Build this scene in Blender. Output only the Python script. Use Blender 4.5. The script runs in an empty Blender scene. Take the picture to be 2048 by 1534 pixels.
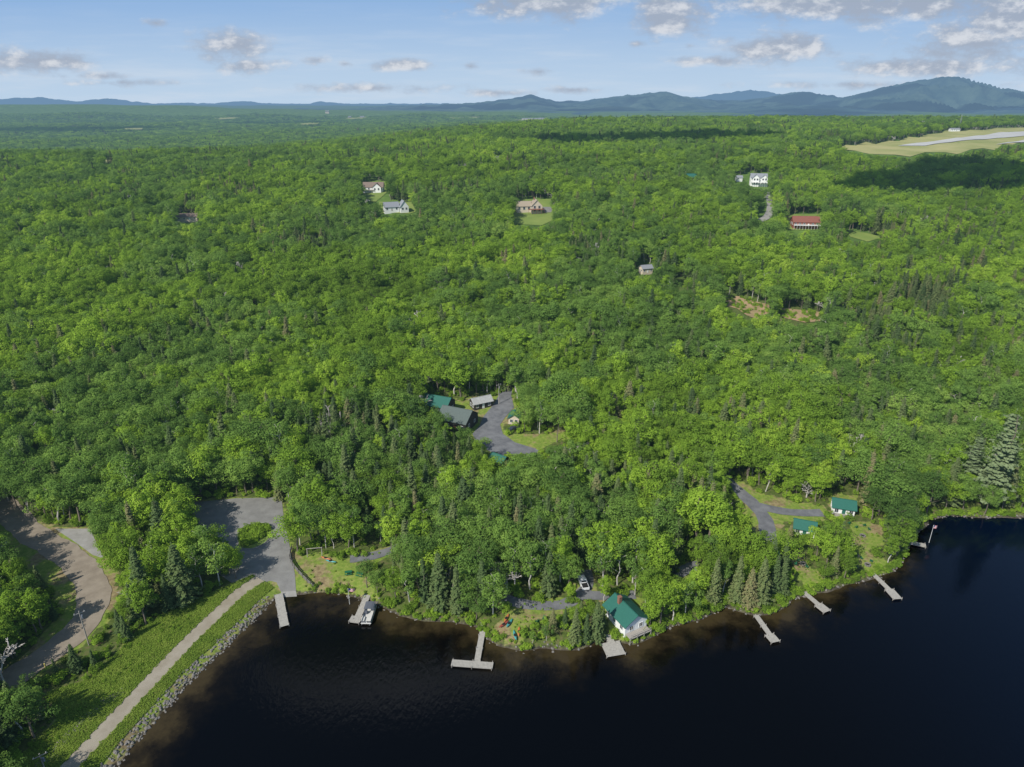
import bpy, bmesh, math, random
import numpy as np
from mathutils import Vector, Matrix
from mathutils.geometry import delaunay_2d_cdt
rng=np.random.default_rng(7); random.seed(7)
scene=bpy.context.scene
F=1365.0; P=math.radians(22.4); CH=120.0
cP,sP=math.cos(P),math.sin(P)
def ray(u,v):
    a=(u-1024)/F; b=(767-v)/F
    return a, cP+b*sP, -sP+b*cP
def Gz(u,v,z=0.0):
    dx,dy,dz=ray(u,v); t=(z-CH)/dz
    return (dx*t,dy*t)
def project(x,y,z):
    dep=y*cP-(z-CH)*sP; up=y*sP+(z-CH)*cP
    dep=np.maximum(dep,1e-3)
    return 1024+F*x/dep, 767-F*up/dep
# ------------------------------------------------------------------ noise
_lat=rng.random((256,256))
def vnoise(x,y):
    x=np.asarray(x,float); y=np.asarray(y,float)
    xi=np.floor(x).astype(int); yi=np.floor(y).astype(int)
    fx=x-xi; fy=y-yi; fx=fx*fx*(3-2*fx); fy=fy*fy*(3-2*fy)
    g=lambda i,j:_lat[i%256,j%256]
    return (g(xi,yi)*(1-fx)+g(xi+1,yi)*fx)*(1-fy)+(g(xi,yi+1)*(1-fx)+g(xi+1,yi+1)*fx)*fy
def fbm(x,y,o=4):
    s=0;a=.5;t=0
    for k in range(o):
        s=s+a*vnoise(x*2**k+17*k,y*2**k+31*k); t+=a; a*=.5
    return s/t
# ------------------------------------------------------------------ shoreline
shore_px=[(232,1534),(275,1480),(330,1418),(385,1358),(440,1305),(500,1248),(540,1205),(556,1192),(590,1188),(640,1186),(690,1190),(730,1200),(762,1212),(800,1232),(850,1243),(905,1244),(950,1252),(975,1278),(1000,1293),(1045,1302),(1085,1296),(1120,1300),(1160,1300),(1200,1280),(1235,1285),(1270,1290),(1310,1272),(1345,1252),(1400,1240),(1436,1222),(1445,1212),(1475,1222),(1510,1232),(1545,1228),(1580,1210),(1584,1196),(1620,1192),(1665,1180),(1720,1165),(1770,1150),(1800,1135),(1812,1112),(1822,1090),(1838,1060),(1862,1038),(1905,1032),(1960,1036),(2048,1034),(2200,1026),(2500,1020)]
SH=[Gz(u,v) for u,v in shore_px]
d0=np.array(SH[0])-np.array(SH[2]); d0/=np.linalg.norm(d0)
start=tuple(np.array(SH[0])+d0*200)
LAKE=[start]+SH+[(900,SH[-1][1]+30),(900,-400),(start[0],-400)]
LK=np.array(LAKE)
def inpoly(x,y,poly):
    poly=np.asarray(poly); x=np.asarray(x); y=np.asarray(y)
    r=np.zeros(x.shape,bool); n=len(poly); j=n-1
    for i in range(n):
        xi,yi=poly[i]; xj,yj=poly[j]
        c=((yi>y)!=(yj>y))
        with np.errstate(divide='ignore',invalid='ignore'):
            r^= c & (x < (xj-xi)*(y-yi)/((yj-yi) if yj!=yi else 1e-9)+xi)
        j=i
    return r
def shoredist(x,y):
    x=np.asarray(x,float); y=np.asarray(y,float)
    best=np.full(x.shape,1e9); n=len(LK)
    for i in range(n):
        a=LK[i]; b=LK[(i+1)%n]; ab=b-a; L=ab@ab
        t=np.clip(((x-a[0])*ab[0]+(y-a[1])*ab[1])/L,0,1)
        d=np.hypot(x-a[0]-t*ab[0],y-a[1]-t*ab[1]); best=np.minimum(best,d)
    return np.where(inpoly(x,y,LK),-best,best)
def sm(a,b,x):
    t=np.clip((x-a)/(b-a),0,1); return t*t*(3-2*t)
def height(x,y):
    d=shoredist(x,y)
    d=d+(vnoise(x/3.1,y/3.1)-.5)*1.6*(y>145)
    ys=np.maximum(y,1.0)
    hr=np.interp(y,[0,190,250,400,600,800,1000,1300,1700,2000,2600,3500,4500],[0,0,4,18,38,54,64,70,72,66,44,10,-15])
    hl=np.interp(y,[0,190,250,400,600,850,1100,1500,2000,2400,5200,7000],[0,0,4,15,28,36,37,12,-25,-35,-30,0])
    w=sm(-.50,.16,x/ys)
    h=hl*(1-w)+hr*w
    a=x/ys
    rh=np.interp(a,[-1.2,-.8,-.45,-.24,.1],[120,112,80,44,20])
    h=h+rh*np.exp(-((y-7600)/1500)**2)
    h=h+(fbm(x/160,y/160)-.5)*14*sm(260,700,y)+(fbm(x/700+5,y/900)-.5)*60*sm(1800,3500,y)
    land=1.9*(1-np.exp(-np.maximum(d,0)/4.0))+h*sm(0,50,d)
    return np.where(d<0,np.maximum(-3.5,.32*d),land)
def axis(lo,hi,step,far_lo,far_hi,g):
    a=list(np.arange(lo,hi+.01,step)); s=step
    while a[-1]<far_hi: s*=g; a.append(a[-1]+s)
    s=step; b=[]; c=lo
    while c>far_lo: s*=g; c-=s; b.append(c)
    return np.array(b[::-1]+a)
XS=axis(-190,250,1.5,-45000,45000,1.05); YS=axis(45,300,1.5,-600,60000,1.035)
GX,GY=np.meshgrid(XS,YS); ZZ=height(GX.ravel(),GY.ravel()).reshape(GX.shape)
def Hg(x,y):
    x=np.asarray(x,float); y=np.asarray(y,float)
    i=np.clip(np.searchsorted(XS,x)-1,0,len(XS)-2); j=np.clip(np.searchsorted(YS,y)-1,0,len(YS)-2)
    fx=(x-XS[i])/(XS[i+1]-XS[i]); fy=(y-YS[j])/(YS[j+1]-YS[j])
    return (ZZ[j,i]*(1-fx)+ZZ[j,i+1]*fx)*(1-fy)+(ZZ[j+1,i]*(1-fx)+ZZ[j+1,i+1]*fx)*fy
_T=60*1.006**np.arange(1150)
def G(u,v):
    dx,dy,dz=ray(u,v)
    z=CH+dz*_T; h=Hg(dx*_T,dy*_T); k=np.argmax(z<=h)
    if k==0: k=1
    lo,hi=_T[k-1],_T[k]
    for _ in range(20):
        m=(lo+hi)/2
        if CH+dz*m>float(Hg(dx*m,dy*m)): lo=m
        else: hi=m
    return (dx*hi,dy*hi)
def GP(l): return [G(u,v) for u,v in l]
# ------------------------------------------------------------------ materials
HAZE=(0.15,0.26,0.35,1); HL=8500.0; HBLUE=(0.165,0.285,0.44,1)
def new_mat(name):
    m=bpy.data.materials.new(name); m.use_nodes=True; nt=m.node_tree
    for n in list(nt.nodes): nt.nodes.remove(n)
    out=nt.nodes.new('ShaderNodeOutputMaterial'); m.cycles.emission_sampling='NONE'
    return m,nt,out
def math_(nt,op,a,b=None,c=None):
    n=nt.nodes.new('ShaderNodeMath'); n.operation=op
    for i,s in enumerate((a,b,c)):
        if s is None: continue
        if isinstance(s,(int,float)): n.inputs[i].default_value=s
        else: nt.links.new(s,n.inputs[i])
    return n.outputs[0]
def mixc(nt,f,a,b,mode='MIX'):
    n=nt.nodes.new('ShaderNodeMix'); n.data_type='RGBA'; n.blend_type=mode
    for i,s in ((0,f),(6,a),(7,b)):
        if isinstance(s,(int,float)): n.inputs[i].default_value=s
        elif isinstance(s,tuple): n.inputs[i].default_value=s if len(s)==4 else (*s,1)
        else: nt.links.new(s,n.inputs[i])
    return n.outputs[2]
def noise(nt,vec,scale,detail=4,rough=.55):
    n=nt.nodes.new('ShaderNodeTexNoise'); n.inputs['Scale'].default_value=scale; n.inputs['Detail'].default_value=detail; n.inputs['Roughness'].default_value=rough
    if vec is not None: nt.links.new(vec,n.inputs['Vector'])
    return n.outputs['Fac']
def ramp(nt,f,stops):
    n=nt.nodes.new('ShaderNodeValToRGB'); el=n.color_ramp.elements
    while len(el)<len(stops): el.new(.5)
    for e,(p,c) in zip(el,stops): e.position=p; e.color=(*c,1)
    nt.links.new(f,n.inputs[0]); return n.outputs[0]
def maprange(nt,f,a,b,c=0,d=1):
    n=nt.nodes.new('ShaderNodeMapRange'); n.interpolation_type='SMOOTHSTEP'
    nt.links.new(f,n.inputs[0])
    for i,k in enumerate((a,b,c,d)): n.inputs[i+1].default_value=k
    return n.outputs[0]
def haze(nt,out,shader,L=None,hc=None):  # airlight painted in: surface mixed toward haze-coloured emission by distance from origin
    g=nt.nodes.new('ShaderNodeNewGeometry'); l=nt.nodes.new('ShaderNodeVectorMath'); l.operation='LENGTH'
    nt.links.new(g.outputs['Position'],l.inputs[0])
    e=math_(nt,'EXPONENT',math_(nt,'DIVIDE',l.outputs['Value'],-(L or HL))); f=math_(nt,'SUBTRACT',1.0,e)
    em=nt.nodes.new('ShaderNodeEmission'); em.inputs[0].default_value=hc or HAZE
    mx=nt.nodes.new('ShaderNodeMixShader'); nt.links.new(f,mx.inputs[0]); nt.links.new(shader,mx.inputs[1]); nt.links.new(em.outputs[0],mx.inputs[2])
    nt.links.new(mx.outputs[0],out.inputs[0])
def bsdf(nt,col,rough=.8,bump=None,bs=.5,bd=.1,metal=0,spec=.3):
    b=nt.nodes.new('ShaderNodeBsdfPrincipled')
    if isinstance(col,tuple): b.inputs['Base Color'].default_value=(*col[:3],1)
    else: nt.links.new(col,b.inputs['Base Color'])
    b.inputs['Roughness'].default_value=rough; b.inputs['Metallic'].default_value=metal; b.inputs['Specular IOR Level'].default_value=spec
    if bump is not None:
        n=nt.nodes.new('ShaderNodeBump'); n.inputs['Strength'].default_value=bs; n.inputs['Distance'].default_value=bd
        nt.links.new(bump,n.inputs['Height']); nt.links.new(n.outputs[0],b.inputs['Normal'])
    return b.outputs[0]
def objco(nt): return nt.nodes.new('ShaderNodeTexCoord').outputs['Object']
def pos(nt): return nt.nodes.new('ShaderNodeNewGeometry').outputs['Position']
_mc={}
def simple(name,col,rough=.7,amt=.3,scale=2.0,metal=0,spec=.3,hz=True,wave=None):
    if name in _mc: return _mc[name]
    m,nt,out=new_mat(name); co=objco(nt)
    f=noise(nt,co,scale,5)
    if wave:
        w=nt.nodes.new('ShaderNodeTexWave'); w.inputs['Scale'].default_value=wave; w.inputs['Distortion'].default_value=.3
        nt.links.new(co,w.inputs[0]); f=math_(nt,'MULTIPLY_ADD',w.outputs['Fac'],.5,math_(nt,'MULTIPLY',f,.5))
    c=mixc(nt,f,tuple(x*(1-amt) for x in col),tuple(min(1,x*(1+amt)) for x in col))
    s=bsdf(nt,c,rough,f,.3,.03,metal,spec)
    if hz: haze(nt,out,s)
    else: nt.links.new(s,out.inputs[0])
    _mc[name]=m; return m
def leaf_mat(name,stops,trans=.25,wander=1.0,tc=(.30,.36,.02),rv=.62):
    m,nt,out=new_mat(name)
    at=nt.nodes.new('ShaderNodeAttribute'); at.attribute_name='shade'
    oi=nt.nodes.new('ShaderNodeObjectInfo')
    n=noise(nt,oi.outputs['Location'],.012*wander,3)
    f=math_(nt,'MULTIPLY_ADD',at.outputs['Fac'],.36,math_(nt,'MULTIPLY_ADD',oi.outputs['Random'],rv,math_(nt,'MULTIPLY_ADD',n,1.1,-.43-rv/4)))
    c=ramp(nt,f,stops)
    d=nt.nodes.new('ShaderNodeBsdfDiffuse'); t=nt.nodes.new('ShaderNodeBsdfTranslucent')
    nt.links.new(c,d.inputs[0]); c2=mixc(nt,.5,c,tc); nt.links.new(c2,t.inputs[0])
    mx=nt.nodes.new('ShaderNodeMixShader'); mx.inputs[0].default_value=trans
    nt.links.new(d.outputs[0],mx.inputs[1]); nt.links.new(t.outputs[0],mx.inputs[2])
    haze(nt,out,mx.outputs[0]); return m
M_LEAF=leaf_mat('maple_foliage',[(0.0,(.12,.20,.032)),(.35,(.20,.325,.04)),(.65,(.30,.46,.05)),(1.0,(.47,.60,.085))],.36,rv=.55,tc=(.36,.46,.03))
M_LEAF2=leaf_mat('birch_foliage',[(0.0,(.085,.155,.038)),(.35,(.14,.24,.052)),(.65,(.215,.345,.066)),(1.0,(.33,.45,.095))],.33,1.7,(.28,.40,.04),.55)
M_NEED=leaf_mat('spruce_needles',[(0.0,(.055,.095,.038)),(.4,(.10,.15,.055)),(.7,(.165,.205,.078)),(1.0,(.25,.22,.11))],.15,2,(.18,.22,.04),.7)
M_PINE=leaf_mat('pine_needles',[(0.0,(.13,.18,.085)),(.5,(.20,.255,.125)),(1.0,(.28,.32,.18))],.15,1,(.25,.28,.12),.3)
M_BARK=simple('bark',(.17,.14,.11),.9,.4,3)
M_BIRCH=simple('birch_bark',(.48,.45,.40),.8,.35,4)
M_DEAD=simple('dead_wood',(.44,.41,.37),.9,.3,3)
# ------------------------------------------------------------------ objects helpers
col=scene.collection
def link(o): col.objects.link(o); return o
def mesh_arr(name,V,Fc,mats=(),shade=None,matidx=None,smooth=False):
    me=bpy.data.meshes.new(name); me.from_pydata(np.asarray(V).tolist(),[],[list(f) for f in Fc])
    for m in mats: me.materials.append(m)
    if shade is not None:
        a=me.attributes.new('shade','FLOAT','FACE'); a.data.foreach_set('value',np.asarray(shade,dtype=np.float32))
    if matidx is not None: me.polygons.foreach_set('material_index',np.asarray(matidx,dtype=np.int32))
    if smooth: me.polygons.foreach_set('use_smooth',[True]*len(me.polygons))
    me.update(); return me
def structure(o): o['kind']='structure'; return o
def thing(name,label,cat,loc,rot=0,group=None):
    e=bpy.data.objects.new(name,None); e.empty_display_size=.5; e.location=loc; e.rotation_euler=(0,0,rot)
    e['label']=label; e['category']=cat
    if group: e['group']=group
    return link(e)
def part(name,me,parent,loc=(0,0,0),rot=(0,0,0),label=None):
    o=bpy.data.objects.new(name,me); o.parent=parent; o.location=loc; o.rotation_euler=rot
    if label: o['label']=label
    return link(o)
class MB:
    def __init__(s): s.v=[]; s.f=[]; s.m=[]
    def add(s,V,Fc,mi=0):
        b=len(s.v); s.v+= [tuple(p) for p in V]; s.f+=[[i+b for i in f] for f in Fc]; s.m+=[mi]*len(Fc)
    def box(s,cx,cy,cz,sx,sy,sz,rz=0,mi=0,tilt=0):
        V=[]
        for z in (-1,1):
            for x,y in ((-1,-1),(1,-1),(1,1),(-1,1)):
                px,py,pz=x*sx/2,y*sy/2,z*sz/2
                if tilt: py,pz=py*math.cos(tilt)-pz*math.sin(tilt),py*math.sin(tilt)+pz*math.cos(tilt)
                V.append((cx+px*math.cos(rz)-py*math.sin(rz),cy+px*math.sin(rz)+py*math.cos(rz),cz+pz))
        s.add(V,[(3,2,1,0),(4,5,6,7),(0,1,5,4),(1,2,6,5),(2,3,7,6),(3,0,4,7)],mi)
    def tube(s,A,B,ra,rb,n=6,mi=0,cap=True):
        A=np.array(A,float);B=np.array(B,float);d=B-A;L=np.linalg.norm(d)
        if L<1e-6:return
        d/=L; t=np.array([0,0,1.]) if abs(d[2])<.9 else np.array([1.,0,0]); u=np.cross(d,t);u/=np.linalg.norm(u);w=np.cross(d,u)
        V=[];an=[2*math.pi*i/n for i in range(n)]
        for c,r in((A,ra),(B,rb)):
            for a in an: V.append(c+r*(math.cos(a)*u+math.sin(a)*w))
        Fc=[(i,(i+1)%n,n+(i+1)%n,n+i) for i in range(n)]
        if cap: Fc+=[tuple(range(n))[::-1],tuple(range(n,2*n))]
        s.add(V,Fc,mi)
    def prism(s,prof,x0,x1,mi=0):
        n=len(prof);V=[(x0,y,z) for y,z in prof]+[(x1,y,z) for y,z in prof]
        s.add(V,[(i,(i+1)%n,n+(i+1)%n,n+i) for i in range(n)]+[tuple(range(n))[::-1],tuple(range(n,2*n))],mi)
    def mesh(s,name,mats,smooth=False):
        me=mesh_arr(name,s.v,s.f,mats,matidx=s.m,smooth=smooth)
        bm=bmesh.new();bm.from_mesh(me);bmesh.ops.recalc_face_normals(bm,faces=bm.faces);bm.to_mesh(me);bm.free();return me
# ------------------------------------------------------------------ tree meshes
def quads(C,N,S,rnd):
    n=len(C); N=N/np.linalg.norm(N,axis=1,keepdims=True)
    R=rnd.normal(size=(n,3)); T=np.cross(N,R); T/=np.linalg.norm(T,axis=1,keepdims=True)+1e-9; B=np.cross(N,T)
    S=S[:,None]; asp=rnd.uniform(.6,1.0,(n,1)); k=rnd.uniform(-.25,.25,(n,1))*S
    V=np.stack([C-T*S*.5-B*S*.15*asp,C+B*S*-.5*asp+N*k+T*S*.1,C+T*S*.5+B*S*.1*asp,C+B*S*.5*asp+N*k],1).reshape(-1,3)
    Fc=np.arange(n*4).reshape(n,4); return V,Fc
def trunk_mb(h,r,rnd,limbs=6,crown_r=3,start=.35,lean=0):
    b=MB(); p=np.array([0,0,-.6]); segs=5; pts=[p]
    for i in range(1,segs+1):
        q=np.array([rnd.normal()*.12*i+lean*i/segs,rnd.normal()*.12*i,h*i/segs]); pts.append(q)
    for i in range(segs): b.tube(pts[i],pts[i+1],r*(1-.85*i/segs),r*(1-.85*(i+1)/segs),6,0,False)
    for k in range(limbs):
        t=start+(0.9-start)*k/max(1,limbs-1); j=min(segs-1,int(t*segs)); f=t*segs-j; A=pts[j]*(1-f)+pts[j+1]*f
        an=k*2.4+rnd.uniform(0,1); L=crown_r*rnd.uniform(.5,.85)*(1.15-t*.6)
        Bp=A+np.array([math.cos(an)*L,math.sin(an)*L,L*.75]); b.tube(A,Bp,r*.35,r*.1,4,0,False)
    return b
def broadleaf(seed,h,r,nl=42,leaf=.42,base=.3,per=105,wob_=.22,lr=1.0):
    rnd=np.random.default_rng(seed)
    zc=h*(base+1)/2; rz=h*(1-base)/2
    cs=[];rs=[]
    ph=rnd.uniform(0,6.28)
    for i in range(nl):
        d=rnd.normal(size=3); d/=np.linalg.norm(d); d[2]=d[2]*.9+.15
        k=rnd.uniform(.35,.95)
        an=math.atan2(d[1],d[0]); wob=1+wob_*math.sin(3*an+seed)+wob_*.7*math.sin(2*an+ph)
        cs.append([d[0]*r*k*wob,d[1]*r*k*wob,zc+d[2]*rz*k*(1+.15*math.sin(an+seed))]); rs.append(rnd.uniform(.5,1.45)*r/4*lr)
    cs=np.array(cs);rs=np.array(rs); C=[];N=[];S=[];Sh=[]
    for c,q in zip(cs,rs):
        m=int(per*(q/(r/4))**1.6)
        d=rnd.normal(size=(m,3)); d/=np.linalg.norm(d,axis=1,keepdims=True)
        p=c+d*q*rnd.uniform(.75,1.2,(m,1))*np.array([1,1,.8])
        dist=np.linalg.norm(p[:,None]-cs[None],axis=2)/rs[None]
        ok=(dist.min(axis=1)>.62)&(rnd.random(m)>(d[:,2]<-.5)*.5)
        p=p[ok];d=d[ok]; C.append(p); N.append(d+rnd.normal(size=d.shape)*.35+np.array([0,-.0,.5])); S.append(rnd.uniform(.5,1.2,len(p))*leaf)
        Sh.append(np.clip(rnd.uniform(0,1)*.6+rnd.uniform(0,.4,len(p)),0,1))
    C=np.concatenate(C);N=np.concatenate(N);S=np.concatenate(S);Sh=np.concatenate(Sh)
    V,Fc=quads(C,N,S,rnd); return V,Fc,Sh
def spruce(seed,h,r,leaf=.42,droop=.28,sparse=0.0,step=.42,fan=.41,powr=.85,z0=.1,jit=(.78,1.12)):
    rnd=np.random.default_rng(seed); C=[];N=[];S=[];Sh=[]
    z=h*z0
    while z<h*.97:
        t=(z/h-z0)/(1-z0); R=r*(1-t)**powr*rnd.uniform(*jit)+.15; nb=int(6+5*(1-t))
        a0=rnd.uniform(0,6.28)
        for k in range(nb):
            if rnd.random()<sparse: continue
            a=a0+k*6.283/nb+rnd.normal()*.15; L=R*rnd.uniform(.7,1.1); sh=rnd.uniform(0,.5)
            m=max(3,int(L/.24)); tt=(np.arange(m)+.7)/m
            rr=tt*L; wd=.16+fan*(1-tt)*L*.35
            for side in (-1,0,1):
                off=side*wd*rnd.uniform(.6,1.1,m)
                x=np.cos(a)*rr-np.sin(a)*off; y=np.sin(a)*rr+np.cos(a)*off; zz=z-droop*rr+.12*rr*tt-abs(side)*.08+rnd.normal(size=m)*.07
                C.append(np.stack([x,y,zz],1)); N.append(np.stack([np.cos(a)*.55+rnd.normal(size=m)*.3,np.sin(a)*.55+rnd.normal(size=m)*.3,np.full(m,.9)],1))
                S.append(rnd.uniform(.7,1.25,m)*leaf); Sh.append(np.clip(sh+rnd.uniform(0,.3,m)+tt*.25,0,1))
        z+=step+.1*(1-t)
    m=14; C.append(np.stack([rnd.normal(size=m)*.08,rnd.normal(size=m)*.08,np.linspace(h*.93,h*1.01,m)],1)); N.append(rnd.normal(size=(m,3))+[0,0,.3]); S.append(np.full(m,.26)); Sh.append(np.full(m,.6))
    C=np.concatenate(C);N=np.concatenate(N);S=np.concatenate(S);Sh=np.concatenate(Sh)
    V,Fc=quads(C,N,S,rnd); return V,Fc,Sh
def dead_mb(seed,h):
    rnd=np.random.default_rng(seed); b=MB()
    def br(A,d,L,r,lev):
        B=A+d*L; b.tube(A,B,r,r*.55,5,0,False)
        if lev==0: return
        for k in range(4 if lev>1 else 3):
            t=rnd.uniform(.35,1); n=d+rnd.normal(size=3)*.6; n/=np.linalg.norm(n); n[2]=abs(n[2])
            br(A+d*L*t,n,L*rnd.uniform(.45,.65),max(.06,r*.5),lev-1)
    br(np.array([0,0,-.5]),np.array([0,0,1.]),h*.5,.28,4); return b
VAR=[]
def combine(name,parts):
    V=[];Fc=[];Sh=[];MI=[];mats=[];b=0
    for (v,f,s,m) in parts:
        V.append(np.asarray(v,float)); Fc+=[[i+b for i in q] for q in (f.tolist() if hasattr(f,'tolist') else f)]; b+=len(v)
        Sh+=list(s); MI+=[len(mats)]*len(f); mats.append(m)
    return mesh_arr(name,np.concatenate(V),Fc,mats,Sh,MI)
def reg(kind,h0,cr,tb,mc,mt,cat):
    tm=mesh_arr('trunk',tb.v,tb.f,[mt]) ; cm=None
    if cr is not None:
        cm=mesh_arr('crown',cr[0],cr[1],[mc],cr[2]); cb=combine('tree_mass',[(cr[0],cr[1],cr[2],mc),(tb.v,tb.f,[.5]*len(tb.f),mt)])
    else: cb=combine('tree_mass',[(tb.v,tb.f,[.5]*len(tb.f),mt)])
    VAR.append(dict(kind=kind,h0=h0,crown=cm,trunk=tm,comb=cb,cat=cat))
R0=np.random.default_rng(3)
for i,(h,r,bs,nl) in enumerate([(14,4.0,.24,46),(13,3.4,.24,38),(14,4.4,.28,56),(15,3.1,.22,36),(14,4.1,.28,44),(14,2.9,.24,34)]):
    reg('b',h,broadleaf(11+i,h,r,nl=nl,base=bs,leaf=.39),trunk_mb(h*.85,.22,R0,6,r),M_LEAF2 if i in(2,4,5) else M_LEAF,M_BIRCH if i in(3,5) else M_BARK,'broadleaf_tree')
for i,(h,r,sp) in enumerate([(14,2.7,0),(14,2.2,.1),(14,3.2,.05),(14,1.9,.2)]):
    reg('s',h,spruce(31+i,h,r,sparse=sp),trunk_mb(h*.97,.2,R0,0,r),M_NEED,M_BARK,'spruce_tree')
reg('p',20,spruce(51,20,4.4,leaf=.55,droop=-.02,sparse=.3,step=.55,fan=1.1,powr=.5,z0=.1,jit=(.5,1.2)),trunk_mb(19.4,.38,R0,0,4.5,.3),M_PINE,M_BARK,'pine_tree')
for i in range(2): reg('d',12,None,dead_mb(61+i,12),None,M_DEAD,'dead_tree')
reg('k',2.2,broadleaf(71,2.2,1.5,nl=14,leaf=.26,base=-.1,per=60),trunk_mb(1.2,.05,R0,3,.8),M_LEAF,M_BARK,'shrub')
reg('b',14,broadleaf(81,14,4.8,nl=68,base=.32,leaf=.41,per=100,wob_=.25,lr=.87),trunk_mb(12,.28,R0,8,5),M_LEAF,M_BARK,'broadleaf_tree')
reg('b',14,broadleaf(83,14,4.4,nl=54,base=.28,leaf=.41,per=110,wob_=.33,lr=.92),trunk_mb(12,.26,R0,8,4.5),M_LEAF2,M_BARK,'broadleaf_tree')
reg('b',12,broadleaf(85,12,3.4,nl=30,base=.25,leaf=.35,per=85,wob_=.3,lr=.92),trunk_mb(11,.18,R0,9,3.4),M_LEAF2,M_BIRCH,'broadleaf_tree')
BA=[0,1,3,14,0,1];BB=[2,4,5,15,16,4];B=[0,1,2,3,4,5,14,15,16];S=[6,7,8,9];PN=10;DD=[11,12];SHR=13
# ------------------------------------------------------------------ clearings seen from the air
BANK=[(505,1150),(560,1185),(500,1275),(430,1340),(330,1460),(240,1560),(-20,1560),(60,1495),(115,1440),(95,1385),(175,1360),(225,1315),(278,1258),(330,1228),(400,1196),(440,1178)]
K_near=[
 [(388,1000),(470,994),(565,992),(572,1040),(582,1085),(600,1112),(640,1100),(690,1118),(730,1110),(775,1090),(788,1102),(745,1132),(752,1180),(765,1210),(700,1195),(640,1190),(555,1200),(520,1172),(505,1150),(500,1118),(482,1095),(450,1078),(420,1055),(388,1040)],
 BANK,
 [(-30,988),(20,1003),(60,1038),(110,1052),(182,1052),(200,1085),(232,1145),(238,1195),(212,1245),(158,1297),(80,1350),(10,1345),(80,1275),(120,1228),(112,1190),(70,1150),(10,1090),(-30,1045)],
 [(840,790),(880,791),(922,801),(948,790),(985,793),(1006,785),(1024,785),(1036,812),(1032,846),(1010,850),(1012,868),(1085,868),(1130,858),(1166,876),(1110,884),(1080,900),(1050,914),(985,910),(955,885),(915,856),(885,836),(850,810)],
 [(1440,955),(1475,958),(1520,985),(1600,1004),(1655,1014),(1650,1040),(1570,1044),(1554,1096),(1515,1072),(1482,1015)],
 [(1658,986),(1714,989),(1714,1034),(1660,1034)],[(1592,1040),(1630,1042),(1622,1068),(1594,1066)],
 [(1700,1038),(1765,1050),(1770,1088),(1738,1102),(1804,1142),(1760,1158),(1712,1132),(1705,1085)],
 [(1580,1105),(1604,1106),(1650,1168),(1612,1184),(1590,1150)],
 [(1032,1202),(1130,1194),(1136,1220),(1080,1238),(1050,1258),(1044,1292),(995,1284),(985,1255),(1010,1228)],
 [(1145,1138),(1190,1136),(1194,1190),(1285,1194),(1290,1262),(1250,1284),(1212,1280),(1218,1205),(1150,1190)],
 [(1356,1126),(1390,1121),(1394,1150),(1360,1158)],
]
K_far=[
 [(722,365),(775,363),(773,386),(752,404),(728,402)],[(758,404),(823,404),(832,424),(820,428),(758,428)],
 [(1032,399),(1104,399),(1108,440),(1082,452),(1026,448)],[(1492,347),(1538,347),(1540,377),(1494,375)],[(1466,352),(1488,352),(1490,365),(1466,365)],
 [(1572,429),(1642,429),(1646,460),(1574,460)],[(1514,424),(1538,382),(1550,438),(1516,446)],[(350,430),(402,430),(400,446),(352,446)],
 [(1690,460),(1740,468),(1765,476),(1735,484),(1700,474)],[(1272,529),(1308,529),(1308,549),(1274,549)],[(1345,558),(1366,554),(1374,580),(1362,582)],
]
K_brush=[[(1444,594),(1482,593),(1512,604),(1538,610),(1540,626),(1516,640),(1494,632),(1474,618),(1450,612)],[(1560,616),(1595,620),(1650,626),(1652,642),(1610,646),(1566,636)]]
K_air=[[(1672,298),(1690,290),(1712,292),(1730,284),(1752,289),(1778,282),(1798,283),(1815,274),(1838,276),(1858,268),(1880,267),(1892,261),(1920,263),(1940,260),(1965,261),(1990,256),(2060,255),(2250,249),(2250,285),(2130,284),(2048,284),(2025,290),(2005,289),(1990,301),(1965,297),(1940,300),(1915,309),(1890,305),(1850,305),(1820,314),(1790,310),(1740,309),(1710,302)]]
KEEP=K_near+K_far+K_brush+K_air+[[(185,321),(228,320),(226,326),(188,327)]]
# ------------------------------------------------------------------ ground sheet
ny,nx=GX.shape
idx=np.arange(ny*nx).reshape(ny,nx)
Fc=np.stack([idx[:-1,:-1],idx[:-1,1:],idx[1:,1:],idx[1:,:-1]],-1).reshape(-1,4)
V=np.stack([GX.ravel(),GY.ravel(),ZZ.ravel()],1)
me=bpy.data.meshes.new('ground'); me.vertices.add(len(V)); me.vertices.foreach_set('co',V.ravel())
me.loops.add(len(Fc)*4); me.loops.foreach_set('vertex_index',Fc.ravel()); me.polygons.add(len(Fc))
me.polygons.foreach_set('loop_start',np.arange(len(Fc))*4); me.polygons.foreach_set('loop_total',np.full(len(Fc),4)); me.polygons.foreach_set('use_smooth',np.ones(len(Fc),bool))
me.update(calc_edges=True)
near=(V[:,1]<320)&(V[:,1]>40)&(abs(V[:,0])<260)
lawn=np.zeros(len(V),np.float32); ii=np.where(near)[0]
for k in K_near:
    lawn[ii]=np.maximum(lawn[ii],inpoly(V[ii,0],V[ii,1],GP(k)))
sd=np.full(len(V),99.,np.float32); sd[ii]=shoredist(V[ii,0],V[ii,1])
for nm,ar in (('lawn',lawn),('shore',sd)):
    a=me.attributes.new(nm,'FLOAT','POINT'); a.data.foreach_set('value',ar)
m,nt,out=new_mat('ground_surface'); p=pos(nt)
def attr(nt,n):
    a=nt.nodes.new('ShaderNodeAttribute'); a.attribute_name=n; return a.outputs['Fac']
n1=noise(nt,p,.9,6,.65); n2=noise(nt,p,.16,6,.7); n3=noise(nt,p,.02,6,.7)
floor=ramp(nt,n1,[(.3,(.04,.055,.015)),(.5,(.085,.12,.026)),(.7,(.15,.115,.065))])
gr=ramp(nt,n1,[(.3,(.11,.17,.028)),(.5,(.175,.245,.04)),(.72,(.28,.28,.08))])
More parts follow.
